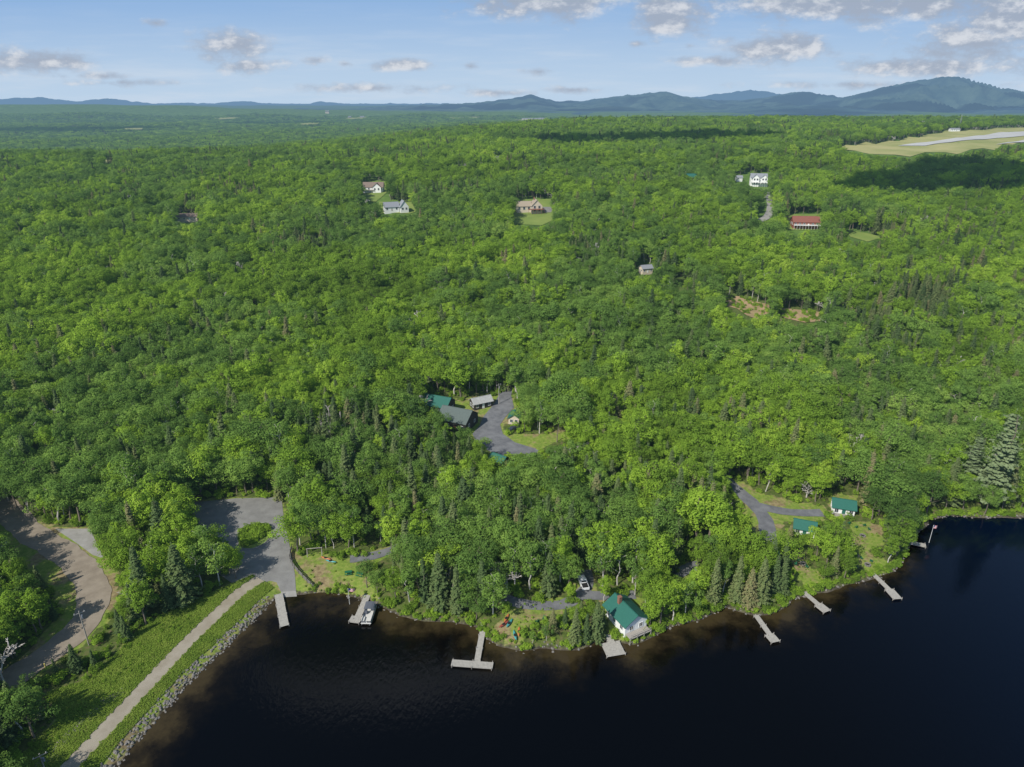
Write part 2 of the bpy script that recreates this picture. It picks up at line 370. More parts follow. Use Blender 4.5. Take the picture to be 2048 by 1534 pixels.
gr2=mixc(nt,maprange(nt,n2,.46,.60),gr,ramp(nt,n1,[(.35,(.17,.12,.065)),(.6,(.29,.235,.12))]))
c=mixc(nt,maprange(nt,math_(nt,'MULTIPLY_ADD',n1,.7,attr(nt,'lawn')),.7,1.0),floor,gr2)
c=mixc(nt,maprange(nt,math_(nt,'MULTIPLY_ADD',n1,4.0,attr(nt,'shore')),3.2,1.9),c,ramp(nt,n1,[(.35,(.04,.034,.022)),(.62,(.12,.10,.078))]))
sp=nt.nodes.new('ShaderNodeSeparateXYZ'); nt.links.new(p,sp.inputs[0])
n4=noise(nt,p,.035,8,.75)
farc=ramp(nt,math_(nt,'MULTIPLY_ADD',n3,.5,math_(nt,'MULTIPLY',n4,.5)),[(.36,(.05,.09,.02)),(.5,(.095,.165,.035)),(.62,(.17,.26,.05))])
c=mixc(nt,maprange(nt,sp.outputs[1],320,500),c,farc)
haze(nt,out,bsdf(nt,c,.95,n1,.5,.2,spec=.1)); me.materials.append(m)
structure(link(bpy.data.objects.new('ground',me)))
# ------------------------------------------------------------------ water
wx=np.arange(-320,900,3.);wy=np.arange(-300,262,3.); WX,WY=np.meshgrid(wx,wy)
wd=-shoredist(WX.ravel(),WY.ravel()); idx=np.arange(WX.size).reshape(WX.shape)
Fw=np.stack([idx[:-1,:-1],idx[:-1,1:],idx[1:,1:],idx[1:,:-1]],-1).reshape(-1,4)
me=mesh_arr('water',np.stack([WX.ravel(),WY.ravel(),np.zeros(WX.size)],1),Fw.tolist())
a=me.attributes.new('shore','FLOAT','POINT'); a.data.foreach_set('value',wd.astype(np.float32))
m,nt,out=new_mat('lake_water'); p=pos(nt); n1=noise(nt,p,.12,4,.6); nbt=noise(nt,p,1.3,4,.7)
f=math_(nt,'MULTIPLY_ADD',math_(nt,'SUBTRACT',n1,.5),22.0,math_(nt,'MULTIPLY_ADD',math_(nt,'SUBTRACT',nbt,.5),3.0,attr(nt,'shore')))
sp=nt.nodes.new('ShaderNodeSeparateXYZ'); nt.links.new(p,sp.inputs[0])
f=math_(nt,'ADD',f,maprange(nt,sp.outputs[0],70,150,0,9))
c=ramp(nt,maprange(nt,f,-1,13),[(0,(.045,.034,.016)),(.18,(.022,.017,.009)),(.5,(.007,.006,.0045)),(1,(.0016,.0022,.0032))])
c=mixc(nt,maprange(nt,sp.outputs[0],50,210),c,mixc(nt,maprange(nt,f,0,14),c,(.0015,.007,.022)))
mp=nt.nodes.new('ShaderNodeMapping'); mp.inputs['Scale'].default_value=(1,.45,1); mp.inputs['Rotation'].default_value=(0,0,.5); nt.links.new(p,mp.inputs[0])
nb=noise(nt,mp.outputs[0],1.1,5,.6)
s=bsdf(nt,c,.05,nb,.6,.06,spec=.16); nt.links.new(s,out.inputs[0]); me.materials.append(m)
structure(link(bpy.data.objects.new('water',me)))
# ------------------------------------------------------------------ draped surfaces
def drape(name,pts,off,mat,step):
    pts=[Vector(p) for p in pts]; n=len(pts); bd=[]
    for i in range(n):
        a,b=pts[i],pts[(i+1)%n]; k=max(1,int((b-a).length/step))
        for j in range(k): bd.append(a.lerp(b,j/k))
    xs=[p.x for p in bd];ys=[p.y for p in bd]
    gx,gy=np.meshgrid(np.arange(min(xs),max(xs),step),np.arange(min(ys),max(ys),step)); gx=gx.ravel();gy=gy.ravel()
    ok=inpoly(gx,gy,[(p.x,p.y) for p in bd]); inn=[Vector((x,y)) for x,y in zip(gx[ok],gy[ok])]
    vs,_,fs,*_=delaunay_2d_cdt(bd+inn,[],[list(range(len(bd)))],1,1e-4)
    X=np.array([v.x for v in vs]);Y=np.array([v.y for v in vs]); Z=Hg(X,Y)+off
    me=mesh_arr(name,np.stack([X,Y,Z],1),fs,[mat],smooth=True)
    bm=bmesh.new();bm.from_mesh(me);bmesh.ops.recalc_face_normals(bm,faces=bm.faces)
    if sum(f.normal.z for f in bm.faces)<0: bmesh.ops.reverse_faces(bm,faces=bm.faces)
    bm.to_mesh(me);bm.free()
    return structure(link(bpy.data.objects.new(name,me)))
def smoothline(pts,step=1.5):
    out=[];n=len(pts)
    for i in range(n-1):
        p0=Vector(pts[max(0,i-1)]);p1=Vector(pts[i]);p2=Vector(pts[i+1]);p3=Vector(pts[min(n-1,i+2)])
        k=max(2,int((p2-p1).length/step))
        for j in range(k):
            t=j/k; out.append(.5*((2*p1)+(p2-p0)*t+(2*p0-5*p1+4*p2-p3)*t*t+(3*p1-p0-3*p2+p3)*t**3))
    out.append(Vector(pts[-1])); return out
def strip(name,pts,width,off,mat,step=1.5):
    L=smoothline(pts,step); n=len(L); V=[];Fc=[];m=6
    for i,p in enumerate(L):
        d=(L[min(n-1,i+1)]-L[max(0,i-1)]).normalized(); nrm=Vector((-d.y,d.x)); w=width*(1+.06*math.sin(i*.7)+.04*math.sin(i*1.9))
        for j in range(m+1):
            q=p+nrm*w*(j/m-.5); V.append((q.x,q.y,float(Hg(q.x,q.y))+off))
    for i in range(n-1):
        for j in range(m): a=i*(m+1)+j; Fc.append((a+1,a,a+m+1,a+m+2))
    me=mesh_arr(name,V,Fc,[mat],smooth=True); return structure(link(bpy.data.objects.new(name,me)))
def road_mat(name,c1,c2,c3=None,sc=.35):
    m,nt,out=new_mat(name); p=pos(nt); n1=noise(nt,p,sc,6,.6); n2=noise(nt,p,6,3); f=math_(nt,'MULTIPLY_ADD',n2,.3,math_(nt,'MULTIPLY',n1,.75))
    st=[(.35,c1),(.65,c2)]+([(.8,c3)] if c3 else [])
    haze(nt,out,bsdf(nt,ramp(nt,f,st),.9,n2,.4,.03,spec=.2)); return m
M_ASPH=road_mat('old_asphalt',(.165,.16,.15),(.24,.235,.22))
M_DIRT=road_mat('dirt_road_surface',(.20,.165,.125),(.29,.245,.19))
M_GRAV=road_mat('gravel_path_surface',(.25,.215,.155),(.34,.30,.235),(.18,.21,.07))
M_GREY=road_mat('grey_gravel',(.10,.102,.11),(.19,.192,.198))
M_PALE=road_mat('pale_gravel',(.23,.22,.20),(.33,.32,.30))
M_LAWN=road_mat('meadow_grass',(.13,.20,.04),(.22,.27,.065),(.30,.26,.12),.06)
M_BRUSH=road_mat('cleared_brush',(.16,.15,.06),(.42,.28,.17),(.20,.22,.06),.10)
M_AIRG=road_mat('airfield_grass',(.21,.245,.065),(.40,.365,.16),None,.02)
M_RUN=road_mat('runway_asphalt',(.42,.41,.39),(.50,.49,.47),None,.02)
ROADPX=[(-60,985),(5,1012),(60,1065),(125,1104),(172,1147),(188,1198),(163,1252),(105,1302),(45,1342),(-30,1395),(-120,1480)]
drape('parking_lot',GP([(388,1005),(470,997),(563,995),(568,1040),(577,1080),(584,1115),(590,1150),(592,1182),(562,1184),(553,1165),(540,1162),(480,1178),(440,1150),(400,1100),(382,1045)]),.07,M_ASPH,1.5)
A,B2,C2,D2=[G(*q) for q in [(562,1184),(592,1182)]]+[Gz(596,1206),Gz(566,1208)]
za=float(Hg(*A))+.09; me=mesh_arr('boat_ramp',[(*A,za),(*B2,za),(*C2,-.5),(*D2,-.5)],[(0,3,2,1)],[M_PALE]); structure(link(bpy.data.objects.new('boat_ramp',me)))
strip('dirt_road',[(-150,205)]+GP(ROADPX),7.6,.10,M_DIRT)
drape('gravel_apron',GP([(110,1058),(180,1058),(195,1090),(208,1118),(185,1110),(155,1088)]),.13,M_PALE,1.5)
strip('gravel_path',GP([(520,1158),(480,1185),(430,1232),(370,1290),(280,1385),(200,1470),(140,1534),(80,1600)]),3.6,.10,M_GRAV)
drape('lodge_yard',GP([(1000,785),(1022,790),(1028,815),(1010,835),(1000,850),(1006,868),(1030,885),(1078,900),(1076,912),(1050,918),(1000,911),(955,893),(945,868),(960,850),(966,835),(978,820),(990,805)]),.10,M_GREY,1.5)
strip('gravel_driveway',GP([(1012,790),(1022,760),(1024,720),(1018,690)]),4,.15,M_GREY)
strip('gravel_driveway',GP([(1430,940),(1460,968),(1500,1002),(1528,1035),(1535,1062),(1540,1095)]),4.6,.10,M_GREY)
strip('gravel_driveway',GP([(1515,1012),(1560,1022),(1600,1026),(1645,1026)]),4.0,.12,M_GREY)
strip('gravel_driveway',GP([(1000,1195),(1045,1208),(1090,1212),(1130,1208),(1160,1190),(1175,1168),(1170,1140)]),3.4,.10,M_GREY)
strip('gravel_driveway',GP([(1165,1190),(1215,1192),(1270,1190)]),3.2,.12,M_GREY)
strip('gravel_driveway',GP([(700,1118),(745,1112),(785,1100),(820,1085)]),3.5,.12,M_GREY)
strip('gravel_driveway',GP([(1350,1150),(1375,1138),(1400,1128)]),3.5,.12,M_GREY)
for k in K_far[:3]+[K_far[5],K_far[8]]: drape('lawn',GP(k),.35,M_LAWN,6)
for k in K_brush: drape('cleared_ground',GP(k),.3,M_BRUSH,4)
strip('house_driveway',GP([(1518,443),(1536,432),(1541,405),(1533,385)]),6,.5,M_PALE,6)
drape('house_driveway',GP([(1085,415),(1103,415),(1104,426),(1088,426)]),.55,M_ASPH,4)
drape('airfield',GP(K_air[0]),.5,M_AIRG,22)
drape('runway',GP([(1795,293),(1900,279),(2048,264),(2250,248),(2250,256),(2048,273),(1850,293)]),1.2,M_RUN,22)
drape('taxiway',GP([(1990,291),(2048,281),(2150,275),(2150,279),(2048,286)]),1.2,M_RUN,22)
drape('distant_field',GP([(185,322),(228,320),(226,326),(188,327)]),1,M_AIRG,20)
for q in ([(690,240),(735,237),(730,241),(700,242)],[(900,238),(960,237),(955,240),(905,241)],[(1030,243),(1085,242),(1090,245),(1040,246)],[(250,262),(290,260),(285,264),(255,265)],[(600,252),(640,250),(636,253),(604,255)],[(430,240),(480,238),(476,241),(434,243)]): drape('distant_field',GP(q),14,M_AIRG,60)
isl=GP([(474,1078),(480,1062),(500,1050),(522,1046),(541,1052),(543,1070),(530,1086),(505,1098),(482,1096)])
drape('planting_island',isl,.16,M_LAWN,1.2)
kb=MB()
L=smoothline(isl+[isl[0]],1)
for a,b in zip(L[:-1],L[1:]):
    c=(a+b)/2; kb.box(c.x,c.y,float(Hg(c.x,c.y))+.12,(b-a).length+.05,.16,.22,math.atan2(b.y-a.y,b.x-a.x))
structure(link(bpy.data.objects.new('kerb',kb.mesh('kerb',[M_PALE]))))
# ------------------------------------------------------------------ rocks (riprap)
def rocks(name,pts,mat):
    b=[];f=[];n=0
    phi=(1+5**.5)/2
    base=np.array([(-1,phi,0),(1,phi,0),(-1,-phi,0),(1,-phi,0),(0,-1,phi),(0,1,phi),(0,-1,-phi),(0,1,-phi),(phi,0,-1),(phi,0,1),(-phi,0,-1),(-phi,0,1)])/1.9
    bf=np.array([(0,11,5),(0,5,1),(0,1,7),(0,7,10),(0,10,11),(1,5,9),(5,11,4),(11,10,2),(10,7,6),(7,1,8),(3,9,4),(3,4,2),(3,2,6),(3,6,8),(3,8,9),(4,9,5),(2,4,11),(6,2,10),(8,6,7),(9,8,1)])
    for x,y,s in pts:
        v=base*rng.uniform(.7,1.2,(12,1))*s*rng.uniform(.6,1.1,3)*[1,1,.7]; a=rng.uniform(0,6.28)
        v=v@np.array([[math.cos(a),-math.sin(a),0],[math.sin(a),math.cos(a),0],[0,0,1]]); v+=[x,y,float(Hg(x,y))+.1*s]
        b.append(v); f.append(bf+n); n+=12
    o=link(bpy.data.objects.new(name,mesh_arr(name,np.concatenate(b),np.concatenate(f).tolist(),[mat]))); o['kind']='stuff'; return o
M_ROCK=simple('shore_rock',(.19,.175,.155),.9,.6,1.2)
pts=[]
for i in range(len(SH)-3):
    a,b=np.array(SH[i]),np.array(SH[i+1]); L=np.linalg.norm(b-a); nrm=np.array([b[1]-a[1],-(b[0]-a[0])])/L
    dam=i<6
    if i==0: a=a+d0*40; L=np.linalg.norm(b-a)
    dens=12 if dam else (2.5 if rng.random()<.45 else .8)
    for _ in range(int(L*dens)):
        t=rng.random(); off=rng.uniform(-.8,2.7) if dam else rng.normal()*.7
        q=a+(b-a)*t-nrm*off
        if float(shoredist(*q))*off<0: q=a+(b-a)*t+nrm*off
        pts.append((q[0],q[1],rng.uniform(.15,.48) if dam else rng.uniform(.12,.5)))
rocks('shore_rocks',pts,M_ROCK)
pts=[]
ln=GP([(240,1385),(200,1410),(150,1455),(110,1500),(60,1560)])
for a,b in zip(ln[:-1],ln[1:]):
    for _ in range(150):
        t=rng.random(); q=np.array(a)*(1-t)+np.array(b)*t+rng.normal(size=2)*.7; pts.append((q[0],q[1],rng.uniform(.12,.35)))
rocks('bank_stones',pts,M_ROCK)
# ------------------------------------------------------------------ trees placement
EXP=[('p',1975,1008,33),('p',1930,985,21),('s',1900,1010,15),('b',1925,1022,12),('b',1890,1020,11),('b',2000,1026,11),('b',2040,1024,12),('d',1955,960,19),('d',1968,900,18),('s',2012,1010,15),('s',2034,1005,15),('s',880,1212,17),('s',965,1215,15),('s',915,1228,15),('s',850,1205,14),('s',1105,1262,7),('s',1150,1288,11),('s',1192,1280,12),('s',1172,1286,9),('s',1130,1255,6),
('b',1650,1140,12),('b',1690,1135,10),('b',1630,1118,11),('b',1665,1120,12),('b',1790,1115,14),('b',1775,1128,10),('s',1575,1095,8),('s',1470,1205,15),('s',1518,1205,14),('s',1545,1190,13),('s',1425,1205,14),('s',1560,1188,11),('s',1495,1212,12),
('s',1540,1150,12),('s',1565,1142,10),('b',1520,1135,12),('b',1445,1190,11),('b',1390,1205,11),('b',1370,1230,10),
('b',1320,1248,13),('b',1300,1235,12),('b',1345,1240,12),('b',440,1170,15),('b',405,1175,12),('b',472,1158,9),('s',155,1342,8),('s',115,1352,5),('s',40,1450,12),('s',75,1440,9),('s',15,1490,13),('s',10,1405,9),('b',45,1250,10),('b',15,1215,11),('s',82,1232,9),('b',0,1265,11),('b',25,1290,9),('s',40,1180,10),('s',85,1185,9),('b',62,1205,9),
('d',835,672,18),('d',848,662,15),('d',838,835,15),('d',655,895,16),('d',1700,915,14),('d',1295,980,13),('d',480,560,17),('d',1890,760,17),('d',80,560,17),('d',1200,700,15),('d',1440,900,14),('d',1180,1060,14),('b',1065,1290,4),('b',1270,1190,9),('b',735,1175,9),('b',755,1190,8),('s',560,1000,11),
('b',1060,1178,15),('b',1090,1172,15),('b',1120,1168,16),('b',1205,1172,15),('b',1235,1170,14),('b',1265,1165,15),('b',820,1215,12),('b',790,1205,11),('b',935,1218,11),('b',600,1090,13),('b',625,1092,14),
('b',895,905,12),('b',930,912,12),('b',958,928,11),('b',850,855,12),('b',880,880,13),('b',1060,850,12),('b',1085,845,13),('b',985,770,11),('b',870,870,10)]
T=[]
for k,u,v,h in EXP:
    x,y=G(u,v); kk={'p':lambda:PN,'s':lambda:random.choice(S),'b':lambda:random.choice(B),'d':lambda:random.choice(DD)}[k]()
    if k=='b' and v in(1178,1172,1168,1170,1165): kk=random.choice([3,5,16])
    T.append((x,y,h,kk,1.0))
EXa=np.array([(t[0],t[1]) for t in T])
cand=[]
def band(y0,y1,s,hm,clump=1.0):
    ys=np.arange(y0,y1,s)
    for y in ys:
        w=.80*y+60 if y<1500 else .8*y
        xs=np.arange(-w,w,s); 
        X=xs+rng.uniform(-.55,.55,len(xs))*s; Y=y+rng.uniform(-.55,.55,len(xs))*s
        cand.append(np.stack([X,Y,np.full(len(X),hm),np.full(len(X),clump)],1))
band(62,330,3.8,1.0); band(330,700,4.6,1.0); band(700,1250,6.0,1.0,1.08); band(1250,2000,8.5,1.0,1.45); band(2000,3400,14,1.0,2.1); band(3400,6200,28,1.0,4.0)
Cn=np.concatenate(cand); X,Y=Cn[:,0],Cn[:,1]; n=len(X)
sdist=np.full(n,99.); nearm=Y<330; sdist[nearm]=shoredist(X[nearm],Y[nearm])
nz=fbm(X/45,Y/45,3); nz2=fbm(X/14+9,Y/14,2); nz4=fbm(X/70+40,Y/70+3,3); Zg=Hg(X,Y)
u0,v0=project(X,Y,Zg)
pc=.045+2.4*np.clip(nz-.56,0,1)+.22*((u0>1650)&(v0>450))+.10*((u0<350)&(v0>650))+.20*((v0>940)&(u0>780)&(u0<1500))+.08*((u0>1050)&(v0>450)&(v0<800))
con=rng.random(n)<pc
h=np.where(con,rng.normal(12.8,2.6,n),rng.normal(12.3,2.0,n)*rng.choice([1,1,1,1,.8,1.12],n))*(.85+.35*nz2)
h=np.clip(h,5,20.5); h=np.where((sdist<9)&(X<120),h*.8,h); 
pa=np.clip(.6+(nz4-.5)*4.0,.15,.92)
kb_=np.where(rng.random(n)<pa,rng.choice(BA,n),rng.choice(BB,n))
kind=np.where(con,rng.integers(6,10,n),kb_); kind=np.where(rng.random(n)<.016,11+rng.integers(0,2,n),kind)
ok=(sdist>.7)
for x,y in EXa: ok&=np.hypot(X-x,Y-y)>2.6
wid=Cn[:,3]*np.where(con,rng.uniform(.9,1.2,n),rng.uniform(.85,1.3,n))
def blocked(h):
    bad=np.zeros(n,bool)
    for fr,du in ((0,0),(.35,-.4),(.35,.4),(.7,-.45),(.7,.45),(.97,0)):
        uu,vv=project(X+du*h*.24*wid,Y,Zg+h*fr)
        for k in KEEP: bad|=inpoly(uu,vv,k)
    return bad
bd=blocked(h); h2=np.where(bd,h*.5,h); bd2=blocked(h2)
ok&=~bd2; h=h2
print('trees',ok.sum())
for i in np.where(ok)[0]: T.append((X[i],Y[i],h[i],int(kind[i]),wid[i]))
TA=np.array([(a,b,c,d,e) for a,b,c,d,e in T]); TZ=Hg(TA[:,0],TA[:,1])
uu,vv=project(TA[:,0],TA[:,1],TZ+TA[:,2]*.5); dist=np.hypot(TA[:,0],TA[:,1])
inframe=(uu>-15)&(uu<2063)&(vv<1560)
indiv=set()
def pick(kinds,cnt):
    c=[i for i in np.argsort(dist) if inframe[i] and int(TA[i,3]) in kinds][:cnt]; indiv.update(c)
pick(set(B),295); pick(set(S),200); pick({PN},10); pick(set(DD),25)
LBL={'broadleaf_tree':('leafy green maple tree growing in the dense lakeside forest','leafy green tree leaning over the rocky lake shore'),
'spruce_tree':('narrow dark spruce tree standing among the broadleaf forest','dark green spruce tree on the rocky lake shore'),
'pine_tree':('very tall pale green white pine above the forest','tall pale green white pine beside the lake'),
'dead_tree':('bare grey dead tree with spreading branches in the forest','bare grey dead tree beside the lake')}
for i in sorted(indiv):
    x,y,hh,k,w=TA[i]; vr=VAR[int(k)]; cat=vr['cat']; sdd=float(shoredist(x,y))
    lab=LBL[cat][1 if sdd<9 else 0]
    if vr['kind']=='b' and int(k) in(3,5,16): lab='slim white-trunked birch tree with light green leaves '+('on the shore' if sdd<9 else 'in the forest')
    e=thing(cat,lab,{'dead_tree':'dead tree'}.get(cat,'tree'),(x,y,float(TZ[i])),rng.uniform(0,6.28),{'broadleaf_tree':'broadleaf trees of the lakeside forest','spruce_tree':'spruce trees of the lakeside forest','pine_tree':'tall white pines by the lake','dead_tree':'dead trees in the forest'}[cat])
    s=hh/vr['h0']; e.scale=(s*w*rng.uniform(.92,1.12),s*w*rng.uniform(.92,1.12),s)
    part('trunk',vr['trunk'],e)
    if vr['crown']: part('crown',vr['crown'],e)
fc=bpy.data.collections.new('forest_sources')
for i,vr in enumerate(VAR):
    o=bpy.data.objects.new('source_%02d'%i,vr['comb']); fc.objects.link(o)
def scatter(name,P3,kinds,scl,rot):
    me=bpy.data.meshes.new(name); me.from_pydata(P3.tolist(),[],[])
    a=me.attributes.new('tk','INT','POINT'); a.data.foreach_set('value',kinds.astype(np.int32))
    a=me.attributes.new('ts','FLOAT_VECTOR','POINT'); a.data.foreach_set('vector',scl.astype(np.float32).ravel())
    a=me.attributes.new('tr','FLOAT_VECTOR','POINT'); a.data.foreach_set('vector',rot.astype(np.float32).ravel())
    o=link(bpy.data.objects.new(name,me)); o['kind']='stuff'
    g=bpy.data.node_groups.new(name+'_scatter','GeometryNodeTree'); g.interface.new_socket('Geometry',in_out='INPUT',socket_type='NodeSocketGeometry'); g.interface.new_socket('Geometry',in_out='OUTPUT',socket_type='NodeSocketGeometry')
    N=g.nodes; gi=N.new('NodeGroupInput'); go=N.new('NodeGroupOutput'); ip=N.new('GeometryNodeInstanceOnPoints'); ci=N.new('GeometryNodeCollectionInfo')
    ci.inputs['Collection'].default_value=fc; ci.inputs['Separate Children'].default_value=True; ci.inputs['Reset Children'].default_value=True
    def na(nm,t):
        q=N.new('GeometryNodeInputNamedAttribute'); q.data_type=t; q.inputs['Name'].default_value=nm; return q.outputs['Attribute']
    g.links.new(gi.outputs[0],ip.inputs['Points']); g.links.new(ci.outputs[0],ip.inputs['Instance']); ip.inputs['Pick Instance'].default_value=True
    g.links.new(na('tk','INT'),ip.inputs['Instance Index']); g.links.new(na('ts','FLOAT_VECTOR'),ip.inputs['Scale']); g.links.new(na('tr','FLOAT_VECTOR'),ip.inputs['Rotation'])
    g.links.new(ip.outputs[0],go.inputs[0]); md=o.modifiers.new('scatter','NODES'); md.node_group=g; return o
rest=np.array([i for i in range(len(TA)) if i not in indiv])
R=TA[rest]; h0=np.array([v['h0'] for v in VAR])[R[:,3].astype(int)]; s=R[:,2]/h0
sc=np.stack([s*R[:,4]*rng.uniform(.9,1.12,len(R)),s*R[:,4]*rng.uniform(.9,1.12,len(R)),s*np.where(R[:,4]>1.9,1.15,1)],1)
rt=np.stack([rng.normal(0,.05,len(R)),rng.normal(0,.05,len(R)),rng.uniform(0,6.28,len(R))],1)
scatter('forest',np.stack([R[:,0],R[:,1],TZ[rest]],1),R[:,3],sc,rt)
U=[]
def under(poly,cnt,smin,smax):
    w=GP(poly); xs=[p[0] for p in w];ys=[p[1] for p in w]
    xx=rng.uniform(min(xs),max(xs),cnt);yy=rng.uniform(min(ys),max(ys),cnt); o_=inpoly(xx,yy,w)
    for x,y in zip(xx[o_],yy[o_]): U.append((x,y,rng.uniform(smin,smax)))
under([(400,1205),(440,1185),(480,1165),(460,1195),(330,1300),(200,1420),(110,1500),(40,1534),(0,1534),(30,1440),(160,1340),(230,1270),(300,1230)],800,.10,.35)
under([(480,1062),(522,1048),(540,1060),(520,1085),(485,1094)],190,.5,.95)
under([(5,1090),(50,1150),(105,1190),(118,1225),(90,1275),(0,1330),(-40,1200)],400,.3,.8)
under([(1380,1190),(1440,1180),(1560,1190),(1570,1210),(1440,1205),(1340,1248)],350,.3,.7)
under([(1300,1180),(1420,1150),(1440,1180),(1350,1230),(1290,1230)],250,.3,.7)
for k_ in K_brush: under(k_,110,.4,1.1)
for k_,c_ in ((K_near[0],120),(K_near[9],70),(K_near[7],60),(K_near[8],50),(K_near[3],60)): under(k_,c_,.12,.3)
for i in range(7,len(SH)-2):
    a,b=np.array(SH[i]),np.array(SH[i+1]); L=np.linalg.norm(b-a); nrm=np.array([-(b[1]-a[1]),(b[0]-a[0])])/L
    for _ in range(int(L*(.8 if 9<i<12 or 17<i<21 else 2.2))):
        q=a+(b-a)*rng.random()+nrm*rng.uniform(.1,2.2); U.append((q[0],q[1],rng.uniform(.2,.8)))
for _ in range(15000):
    U.append((rng.uniform(-190,250),rng.uniform(85,300),-rng.uniform(.4,1.2)))
Ua=np.array(U); sdu=shoredist(Ua[:,0],Ua[:,1]); au,av=project(Ua[:,0],Ua[:,1],Hg(Ua[:,0],Ua[:,1])+.5)
inn=np.zeros(len(Ua),bool)
for k in K_near: inn|=inpoly(au,av,k)
keepu=(sdu>.1)&((Ua[:,2]>0)|(~inn))
ramp_zone=(au>545)&(au<610)&(av>1150)&(av<1215); keepu&=~ramp_zone
lot=inpoly(au,av,[(385,1000),(565,992),(592,1182),(540,1165),(480,1180),(382,1050)])&~inpoly(au,av,[(470,1080),(480,1055),(522,1040),(545,1060),(525,1092),(485,1100)]); keepu&=~lot
yard=inpoly(au,av,[(990,785),(1026,785),(1030,815),(1004,850),(1010,868),(1085,898),(1070,918),(940,890),(945,860),(970,825)]); keepu&=~yard
pathw=np.array([(p.x,p.y) for p in smoothline(GP([(520,1158),(480,1185),(430,1232),(370,1290),(280,1385),(200,1470),(140,1534),(80,1600)]),2)])
roadw=np.array([(p.x,p.y) for p in smoothline(GP(ROADPX),2)])
for arr,ww in ((pathw,2.8),(roadw,5.0)):
    for q in arr: keepu&=np.hypot(Ua[:,0]-q[0],Ua[:,1]-q[1])>ww
Ua=Ua[keepu]; Ua[:,2]=abs(Ua[:,2]); k=len(Ua)
scatter('undergrowth',np.stack([Ua[:,0],Ua[:,1],Hg(Ua[:,0],Ua[:,1])],1),np.full(k,SHR),np.stack([Ua[:,2]]*2+[Ua[:,2]*.9],1),np.stack([np.zeros(k),np.zeros(k),rng.uniform(0,6.28,k)],1))
M_TUFT=leaf_mat('grass_blades',[(0,(.14,.23,.035)),(.5,(.25,.35,.055)),(1,(.42,.42,.13))],.35,8,rv=.2)
w=GP(BANK)
xs=[p[0] for p in w];ys=[p[1] for p in w]; Xr=rng.uniform(min(xs),max(xs),330000);Yr=rng.uniform(min(ys),max(ys),330000)
o_=inpoly(Xr,Yr,w)
Xr,Yr=Xr[o_],Yr[o_]; o_=(shoredist(Xr,Yr)>2.4)
for q in pathw: o_&=np.hypot(Xr-q[0],Yr-q[1])>1.75
for q in roadw: o_&=np.hypot(Xr-q[0],Yr-q[1])>4.2
Xr,Yr=Xr[o_],Yr[o_]; k=len(Xr); Nn=rng.normal(size=(k,3))*.45+[0,-.1,.9]
V,Fq=quads(np.stack([Xr,Yr,Hg(Xr,Yr)+rng.uniform(.03,.3,k)],1),Nn,rng.uniform(.1,.3,k),rng)
o=link(bpy.data.objects.new('grass',mesh_arr('grass',V,Fq,[M_TUFT],np.clip(fbm(Xr/2.5,Yr/2.5,4)*2.4-.7+rng.normal(size=k)*.25,0,1)))); o['kind']='stuff'
# ------------------------------------------------------------------ buildings
M_WHITE=simple('white_siding',(.74,.74,.71),.6,.08,1,wave=3)
M_GRN=simple('green_metal_roof',(.025,.12,.09),.5,.25,1.5,wave=2.2,spec=.35)
M_DGREY=simple('weathered_green_shingle',(.10,.125,.115),.85,.25,2)
M_DARKW=simple('dark_timber_wall',(.05,.045,.04),.8,.3,2,wave=3)
M_BROWNR=simple('brown_shingle',(.20,.15,.12),.85,.2,2)
M_TANR=simple('tan_shingle',(.33,.27,.20),.85,.2,2)
M_GREYR=simple('grey_shingle',(.24,.25,.27),.8,.2,2)
M_REDR=simple('red_metal_roof',(.23,.085,.06),.6,.2,2,wave=2)
M_BEIGE=simple('beige_siding',(.55,.47,.36),.7,.12,1,wave=3)
M_REDW=simple('red_timber',(.24,.08,.05),.7,.2,2)
M_GLASS=simple('window_glass',(.03,.04,.05),.08,.2,1,spec=.8)
M_WOOD=simple('weathered_wood',(.34,.31,.27),.85,.25,3,wave=6)
M_BRICK=simple('brick',(.25,.12,.08),.9,.25,4)
def window_me(w,h,frame):
    b=MB(); b.box(0,0,0,w,.05,h,mi=0); t=.09
    for z in(-1,1): b.box(0,-.04,z*(h/2+t/2),w+2*t,.09,t,mi=1)
    for x in(-1,1): b.box(x*(w/2+t/2),-.04,0,t,.09,h,mi=1)
    b.box(0,-.045,0,.05,.05,h,mi=1); return b.mesh('window',[M_GLASS,frame])
